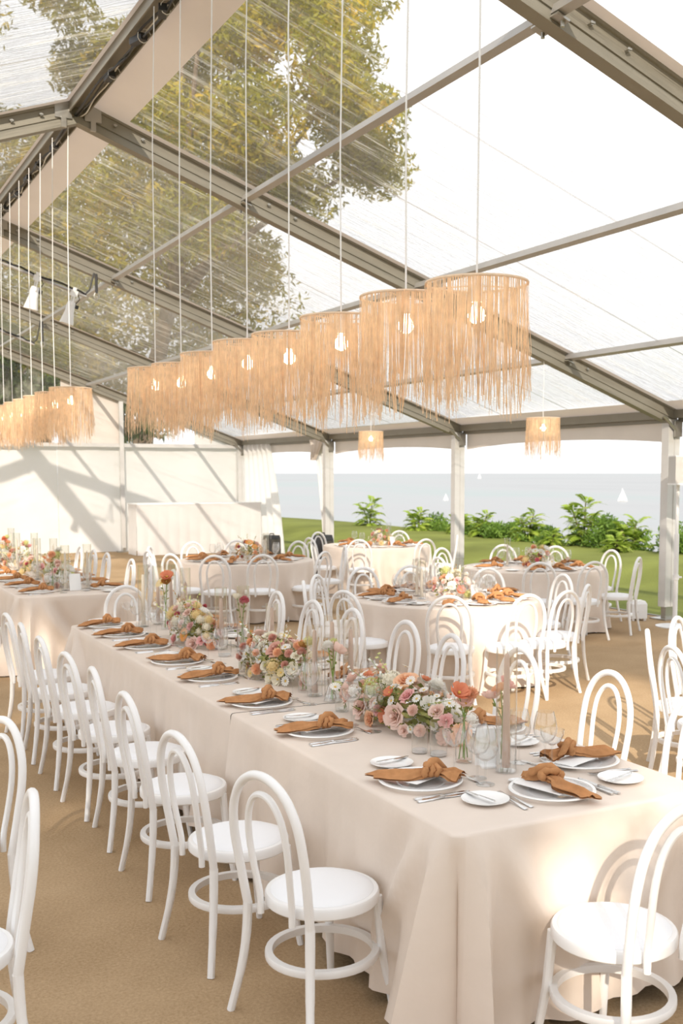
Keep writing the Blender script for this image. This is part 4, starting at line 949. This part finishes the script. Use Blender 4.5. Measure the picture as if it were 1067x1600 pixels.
for (w, x, y, r, h, ch, cr) in [('nearest on the front long table', 2.455, 3.50, 0.042, 0.50, 0.47, 0), ('just past the nearest centrepiece, front of the trio', 2.405, 5.20, 0.042, 0.38, 0.35, 0), ('just past the nearest centrepiece, middle of the trio', 2.47, 5.12, 0.042, 0.44, 0.40, 0), ('just past the nearest centrepiece, right of the trio', 2.56, 5.08, 0.042, 0.42, 0.36, 0),
        ('before the farthest centrepiece, shortest of its trio', 2.64, 6.35, 0.040, 0.36, 0.33, 0), ('before the farthest centrepiece, tallest of its trio', 2.60, 6.75, 0.042, 0.44, 0.30, 0), ('before the farthest centrepiece, left of its trio', 2.50, 6.90, 0.042, 0.42, 0.34, 0),
        ('beyond the farthest centrepiece, first from the right', 2.62, 8.02, 0.040, 0.46, 0.34, 0), ('beyond the farthest centrepiece, second from the right', 2.55, 8.16, 0.040, 0.48, 0.36, 0), ('beyond the farthest centrepiece, third from the right', 2.48, 8.28, 0.040, 0.46, 0.33, 0), ('beyond the farthest centrepiece, leftmost', 2.34, 8.20, 0.040, 0.48, 0.40, 1)]:
    candle(w, x, y, r, h, ch, gC, cr)
for i, (x, y) in enumerate([(2.38, 11.12), (2.62, 11.2), (2.52, 12.35), (2.36, 12.45), (2.55, 13.6), (2.36, 13.7), (2.50, 14.9), (2.40, 15.9)]):
    candle('on the rear long table, %s from its near end' % ORD[i], x, y, 0.042, 0.46, 0.38, 'on the rear long table', True)
for key, offs in (('sunlit', [(-.18, .16), (-.24, -.02), (.22, .12)]), ('right', [(-.2, .2)]), ('shade', [(.26, .0), (.15, -.22)]), ('back', [(.25, .1)])):
    T = ROUNDS[key]
    for i, (a, b) in enumerate(offs): candle('on the %s, %s one' % (T['short'], ORD[i]), T['c'][0]+a*1.15, T['c'][1]+b*1.15, 0.040, 0.36, 0.28, 'on the round tables', True)
# table cards
def card(label, x, y, rz, w, h, z0=ZT):
    t = thing('table_card', label, 'card', (x, y, z0), rz); mb = MB(); R = Matrix.Rotation(-0.18, 3, 'X')
    mb.box((0, 0.0, h/2), (w, 0.003, h), R); part('card', mb, M['paper'], t, smooth=False); mb = MB(); mb.box((0, 0.012, 0.004), (w*0.6, 0.05, 0.008)); part('foot', mb, M['paper'], t, smooth=False); return t
def text(body, size, mat, parent, loc, rot):
    cu = bpy.data.curves.new('txt', 'FONT'); cu.body = body; cu.size = size; cu.align_x = 'CENTER'; cu.align_y = 'CENTER'; cu.extrude = 0.0004
    to = bpy.data.objects.new('txt', cu); COL.objects.link(to); dg = bpy.context.evaluated_depsgraph_get(); me = bpy.data.meshes.new_from_object(to.evaluated_get(dg)); bpy.data.objects.remove(to)
    me.materials.clear(); me.materials.append(mat); o = part('numeral', me, None, parent, loc=loc, rot=rot); return o
c = card('white table card with grey numeral, near end of the rear long table', 2.47, 11.10, 0.15, 0.12, 0.17)
text('12', 0.075, M['ink'], c, (0, 0.016-0.004, 0.09), (pi/2-0.18, 0, 0))
card('white table card seen from behind, beside the tall candle on the front long table', 2.435, 3.60, 2.75, 0.10, 0.16)
card('white table card on the sunlit round table', ROUNDS['sunlit']['c'][0]+0.10, ROUNDS['sunlit']['c'][1]-0.36, 0.5, 0.12, 0.15)
card('white table card on the round table near the right lawn', ROUNDS['right']['c'][0]+0.0, ROUNDS['right']['c'][1]-0.34, 0.5, 0.13, 0.10)
card('white table card on the farthest round table', ROUNDS['back']['c'][0]+0.12, ROUNDS['back']['c'][1]-0.32, 0.5, 0.14, 0.15)
mb = MB(); mb.box((0, 0, 0), (0.075, 0.0015, 0.05), Matrix.Rotation(0.6, 3, 'X')); o = single('place_card', 'card', mb, M['paper'], False); o.location = (2.60, 3.40, ZT+0.022); o.rotation_euler = (0, 0, 0.6); o['label'] = 'small white folded place card above the charger near the front right corner'

# ------------------------------------------------------------------ ridge cables, lighting bars, spotlights
t = thing('cable_bundle', 'black cable bundle with drivers running along the roof ridge', 'cable', (XR, 0, ZR+0.08))
rnd = random.Random(5)
for k in range(3):
    mb = MB(); P = [(0.02*k-0.02+rnd.uniform(-.025, .025), 3.5+i*0.42+rnd.uniform(-.1, .1), -0.01+rnd.uniform(-.035, .03)) for i in range(56)]
    mb.tube(arc_pts(P, 3), [0.011, 0.008, 0.006][k], 6); part('cable', mb, [M['black'], M['black'], M['whiteplastic']][k], t)
for y in [3.9, 4.6, 5.4, 6.2, 6.9, 7.5, 8.1, 8.7, 9.6, 11.9, 12.7, 13.3, 14.1, 14.9, 15.4, 17, 18.2]:
    mb = MB(); mb.box((rnd.uniform(-.02, .02), y, -0.03), (0.06, 0.17, 0.05), Matrix.Rotation(rnd.uniform(-.3, .3), 3, 'Z')); part('driver_box', mb, M['black'], t, smooth=False)
    mb = MB(); mb.tube([(0.045*cos(a*.7), y-0.12+0.01*a, -0.025+0.045*sin(a*.7)) for a in range(10)], 0.0035, 5); part('cable_tie', mb, M['whiteplastic'], t)
def lighting_bar(label, y, x0, z0, x1, z1):
    t = thing('lighting_bar', label, 'lighting bar', (0, y, 0)); mb = MB(); mb.tube([(x0, 0, z0), (x1, 0, z1)], 0.024, 10); part('pipe', mb, M['alulight'], t)
    mb = MB(); rnd = random.Random(int(y*10)); mb.tube(arc_pts([(x0+(x1-x0)*i/12, -0.02+rnd.uniform(-.02, .02), z0+(z1-z0)*i/12+0.03+rnd.uniform(-.015, .02)) for i in range(13)], 3), 0.013, 6); part('cable', mb, M['black'], t)
    mb = MB(); mb.tube([(x1+0.12, 0, zlow(x1+0.12)+0.02), (x1+0.05, 0, z1+0.1), (x1-0.03, 0, z1+0.02)], 0.012, 6); mb.tube([(x1+0.15, 0, zlow(x1+0.15)+0.02), (x1+0.15, 0, z1+0.06)], 0.02, 6); part('hanger', mb, M['black'], t)
    mb = MB(); P = [(x1+0.15+0.035*cos(a*.785), 0, z1+0.02+0.05*sin(a*.785)) for a in range(8)]; mb.tube(P, 0.011, 6, closed=True); part('shackle', mb, M['steel'], t)
lighting_bar('slanting pipe with black cable carrying two spotlights, upper left under the roof', 16.0, 2.62, 4.86, 3.82, 4.47)
lighting_bar('farther slanting pipe at the left edge under the roof', 16.0+4.9, 3.2, 4.60, 4.02, 4.30)
def spot():
    t = thing('spotlight', 'white spotlight', 'spotlight'); mb = MB()
    mb.lathe([(0, 0.06), (0.05, 0.055), (0.06, 0.02), (0.065, -0.10), (0.098, -0.25), (0.098, -0.265), (0.088, -0.262), (0.085, -0.25), (0, -0.24)], 24); cn = part('can', mb, M['whiteplastic'], t)
    mb = MB(); mb.lathe([(0, -0.249), (0.084, -0.249), (0.084, -0.244), (0, -0.244)], 24); part('lens', mb, M['lens'], cn)
    mb = MB(); mb.tube([(0, -0.085, 0.0), (0, -0.085, 0.14), (0, 0.085, 0.14), (0, 0.085, 0.0)], 0.012, 6); mb.box((0, 0, 0.18), (0.10, 0.05, 0.08)); mb.tube([(0.0, 0, 0.2), (0.0, 0, 0.26)], 0.03, 8); part('yoke', mb, M['whiteplastic'], t)
    mb = MB(); mb.box((0.07, 0, 0.0), (0.07, 0.05, 0.05)); mb.tube([(0.05, 0, 0.02), (0.1, 0.02, 0.12), (0.03, 0, 0.22)], 0.007, 5); part('cable', mb, M['black'], t); return t
SP = Proto(spot())
SP.put((3.10, 16.0, 4.50), 0, 'white spotlight hanging from the slanting pipe, left of two', 'roof spotlights', rot=(0.1, 0.22, 0))
SP.put((3.60, 16.0, 4.33), 0, 'white spotlight hanging from the slanting pipe, right of two', 'roof spotlights', rot=(0.1, 0.25, 0))
SP.put((3.30, 20.9, 4.36), 0, 'white spotlight on the farther pipe at the left edge', 'roof spotlights', rot=(0.0, 0.2, 0))

# ------------------------------------------------------------------ back bar, black cases, floor light, loudspeaker
t = thing('draped_bar', 'long white draped bar in front of the back wall', 'bar', (8.55, 25.3, 0))
mb = MB(); mb.grid(lambda u, v: (-1.55+3.1*u, -0.36-0.03*v*abs(sin(u*38))-0.02*sin(u*9)*v, 1.20*(1-v)+0.02), 150, 6)
mb.grid(lambda u, v: (-1.55-0.03*v*abs(sin(u*14)), 0.36-0.72*u, 1.20*(1-v)+0.02), 40, 6); mb.grid(lambda u, v: (1.55+0.03*v*abs(sin(u*14)), -0.36+0.72*u, 1.20*(1-v)+0.02), 40, 6); part('drape', mb, M['wallvinyl'], t)
mb = MB(); mb.box((0, 0, 1.215), (3.14, 0.74, 0.03)); part('bar_top', mb, M['whiteplastic'], t, smooth=False)
def case(label, x, y, rz, w, d, h, z0=0.0):
    t = thing('speaker_case', label, 'loudspeaker', (x, y, z0), rz); mb = MB()
    vs = []; 
    for z, k in ((0, .96), (0.02, 1), (h*.9, .94), (h, .84)):
        for (sx, sy) in ((-1, -.9), (-.9, -1), (.9, -1), (1, -.9), (1, .9), (.9, 1), (-.9, 1), (-1, .9)): vs.append((sx*w/2*k, sy*d/2*k, z))
    fs = [(j*8+i, j*8+(i+1) % 8, (j+1)*8+(i+1) % 8, (j+1)*8+i) for j in range(3) for i in range(8)]+[tuple(range(7, -1, -1)), tuple(range(24, 32))]
    mb.add(vs, fs); part('body', mb, M['black'], t, smooth=False)
    mb = MB(); mb.tube([(-w*.2, 0, h-0.005), (-w*.17, 0, h+0.035), (w*.17, 0, h+0.035), (w*.2, 0, h-0.005)], 0.012, 6); part('handle', mb, M['black'], t)
    mb = MB(); mb.box((0, -d/2*.99, h*.5), (w*.8, 0.012, h*.75)); part('grille', mb, M['darkmetal'], t, smooth=False)
case('black speaker on the ground by the white curtain, behind the shaded round table', 8.95, 21.5, 0.3, 0.30, 0.30, 0.62)
case('black case behind the chair at the rear left of the farthest round table', 8.30, 17.6, 0.4, 0.34, 0.30, 0.84)
t = thing('floor_light', 'small white box light on the carpet beside the right white post', 'light', (9.80, 11.0, 0), -0.35)
mb = MB(); vs = [(sx*w, sy*d, z) for z, w, d in ((0.03, .105, .10), (0.22, .105, .10), (0.26, .085, .08)) for sx, sy in ((-1, -1), (1, -1), (1, 1), (-1, 1))]
mb.add(vs, [(j*4+i, j*4+(i+1) % 4, (j+1)*4+(i+1) % 4, (j+1)*4+i) for j in range(2) for i in range(4)]+[(3, 2, 1, 0), (8, 9, 10, 11)]); part('body', mb, M['whiteplastic'], t, smooth=False)
mb = MB(); mb.box((-0.04, -0.102, 0.11), (0.03, 0.01, 0.04)); part('switch', mb, M['black'], t, smooth=False)
mb = MB(); mb.box((0, 0, 0.262), (0.12, 0.10, 0.006)); part('lens', mb, M['lens'], t, smooth=False)
for sx in (1, -1):
    for sy in (1, -1): mb = MB(); mb.box((sx*.08, sy*.075, .015), (.03, .03, .03)); part('foot', mb, M['whiteplastic'], t, smooth=False)
t = thing('speaker_stand', 'white pole stand with round base at the right edge', 'stand', (9.80, 10.29, 0))
mb = MB(); mb.lathe([(0, 0), (0.24, 0), (0.24, 0.012), (0.03, 0.025), (0, 0.025)], 32); part('base', mb, M['whiteplastic'], t)
mb = MB(); mb.tube([(0, 0, 0.02), (0, 0, 1.18)], 0.030, 12); part('lower_pole', mb, M['whiteplastic'], t); mb = MB(); mb.tube([(0, 0, 1.18), (0, 0, 1.80)], 0.021, 12); part('upper_pole', mb, M['whiteplastic'], t)
mb = MB(); mb.tube([(0, 0, 0.60), (0, 0, 0.66)], 0.04, 12); mb.tube([(0, 0, 0.63), (0.07, -0.03, 0.63)], 0.013, 6); part('collar', mb, M['whiteplastic'], t)
t = thing('loudspeaker', 'pale grey covered loudspeaker on the white pole at the right edge', 'loudspeaker', (9.88, 10.24, 1.80), -0.45)
mb = MB(); mb.box((0, 0, 0.18), (0.36, 0.30, 0.36)); part('cover', mb, M['greyplastic'], t, smooth=False)
mb = MB(); mb.box((0, 0, 0.355), (0.365, 0.305, 0.014)); part('top_seam', mb, M['whiteplastic'], t, smooth=False)
mb = MB(); mb.box((0, 0, 0.008), (0.365, 0.305, 0.02)); part('bottom_seam', mb, M['whiteplastic'], t, smooth=False)

# ------------------------------------------------------------------ shrubs on the bluff edge
def frond(seed, n=9):
    rnd = random.Random(seed); mb = MB(); P = [Vector((0, 0, 0)), Vector((0.25, 0, 0.15)), Vector((0.55, 0, 0.12)), Vector((0.85, 0, -0.12))]; pts = arc_pts(P, 4); mb.tube(pts, 0.006, 4)
    for j in range(n):
        k = 2+j*(len(pts)-3)/n; b = pts[int(k)]; ln = 0.26*sin(pi*(0.22+0.7*j/n))+0.05
        for s in (1, -1):
            e = Vector((0.55, s*0.85, -0.25+rnd.uniform(-.1, .1))).normalized()*ln; w = Vector((0.8, -s*0.4, 0)).normalized()*ln*0.13
            mb.add([b, b+e*.4-w*1.9+Vector((0, 0, .012)), b+e, b+e*.4+w*1.9+Vector((0, 0, .012))], [(0, 1, 2, 3)])
    e = (pts[-1]-pts[-3]).normalized()*0.2; mb.add([pts[-1], pts[-1]+e*.4+Vector((0, .03, 0)), pts[-1]+e, pts[-1]+e*.4-Vector((0, .03, 0))], [(0, 1, 2, 3)])
    return mb.mesh('frond', M['sumac'])
FR = [frond(s) for s in range(4)]
def sumac(label, x, y, z, h, nf, seed, sc=1.0):
    rnd = random.Random(seed); t = thing('sumac_shrub', label, 'shrub', (x, y, z), 0, 'feathery shrubs along the bluff')
    for k in range(3):
        a = k*2.1+rnd.uniform(0, 1); tip = Vector((cos(a)*h*.30, sin(a)*h*.22, h*(1-.22*k))); mb = MB(); mb.tube([(0, 0, -0.3), tip*.5+Vector((0, 0, .05)), tip], [.03, .02, .012], 6); part('stem', mb, M['bark'], t)
        m_ = nf//2
        for i in range(m_):
            u = i/m_; b = tip*(0.12+.88*u); aa = i*2.4+k; o = part('frond', FR[(i+k) % 4], None, t); o.location = b
            o.rotation_euler = (rnd.uniform(-.25, .25), -0.9*u+0.25+rnd.uniform(-.15, .15), aa); o.scale = (sc*(1-.25*u)*rnd.uniform(.8, 1.1),)*3
for i, (px, py, h, nf, sc) in enumerate([(16.4, 20.3, 1.55, 36, .85), (16.6, 18.9, 1.15, 30, .8), (16.3, 22.4, 1.0, 27, .75), (16.2, 24.3, 0.9, 24, .7), (15.9, 30.2, 1.15, 24, .85), (16.0, 27.4, 0.85, 24, .75), (16.3, 25.6, .75, 21, .7), (16.7, 17.6, 0.95, 24, .8), (15.6, 18.2, .45, 18, .6), (15.7, 20.6, .40, 18, .6), (17.2, 16.2, 1.1, 24, .8)]):
    sumac('feathery green sumac shrub on the bluff edge, '+['the tallest one', 'right of the tallest', 'left of the tallest', 'second left of the tallest', 'alone at the far left', 'behind the middle post', 'just right of the middle post', 'against the right post', 'low in front, right of the tallest', 'low in front of the tallest', 'beyond the right post'][i], px, py, lawnz(px, py)-0.02, h*0.66, nf, 70+i, sc*0.82)
for i in range(16):
    y = 15.2+i*0.85+(i % 3)*0.12; x = 16.75+0.25*sin(i*2.3); h = 0.34+0.10*sin(i*1.7)
    t = thing('bush', 'low leafy bush in the hedge on the bluff edge, number %s counted from the right' % (['one', 'two', 'three', 'four', 'five', 'six', 'seven', 'eight', 'nine', 'ten', 'eleven', 'twelve', 'thirteen', 'fourteen', 'fifteen', 'sixteen'][i]), 'shrub', (x, y, lawnz(x, y)-0.05), 0, 'hedge bushes along the bluff')
    me = leaf_cloud(crown(0, 0, h*0.8, 0.62, h, 9, 90+i, (.35, .6)), 2600, 0.06, 90+i); me.materials.append(M['hedge']); part('foliage', me, None, t, stuff=True)
    mb = MB(); mb.tube([(0, 0, -0.3), (0.02, 0, h*.8)], 0.03, 6); part('stem', mb, M['bark'], t)
# ------------------------------------------------------------------ sailboats
def boat(label, x, y, L_, rz):
    t = thing('sailboat', label, 'sailboat', (x, y, -12), rz, 'sailboats'); mb = MB()
    mb.grid(lambda u, v: ((u-.5)*L_, (v-.5)*L_*.3*sin(pi*min(1, .15+u*.85))**.6, -.2+L_*.10*(abs(v-.5)*2)**2+(u*.04*L_)), 10, 6); mb.grid(lambda u, v: ((u-.5)*L_, (v-.5)*L_*.3*sin(pi*min(1, .15+u*.85))**.6, -.2+L_*.10+(u*.04*L_)), 10, 2); part('hull', mb, M['sail'], t)
    mb = MB(); mb.tube([(0.05*L_, 0, 0), (0.05*L_, 0, 1.35*L_)], 0.06, 6); part('mast', mb, M['sail'], t)
    mb = MB(); mb.grid(lambda u, v: (0.04*L_-.5*L_*u*(1-v), 0.07*L_*sin(pi*u)*(1-v), .15*L_+1.15*L_*v), 6, 8); part('mainsail', mb, M['sail'], t)
    mb = MB(); mb.grid(lambda u, v: (0.07*L_+.38*L_*u*(1-v), 0.05*L_*sin(pi*u)*(1-v), .15*L_+.9*L_*v), 6, 8); part('jib', mb, M['sail'], t)
boat('white sailboat on the sea left of the right post', 356.8, 412.4, 4.8, 2.2)
boat('small white sailboat on the sea left of the middle post', 289.1, 466.9, 2.6, 2.4)
boat('tiny distant white boat near the horizon', 1394, 2105, 9.0, 2.0)
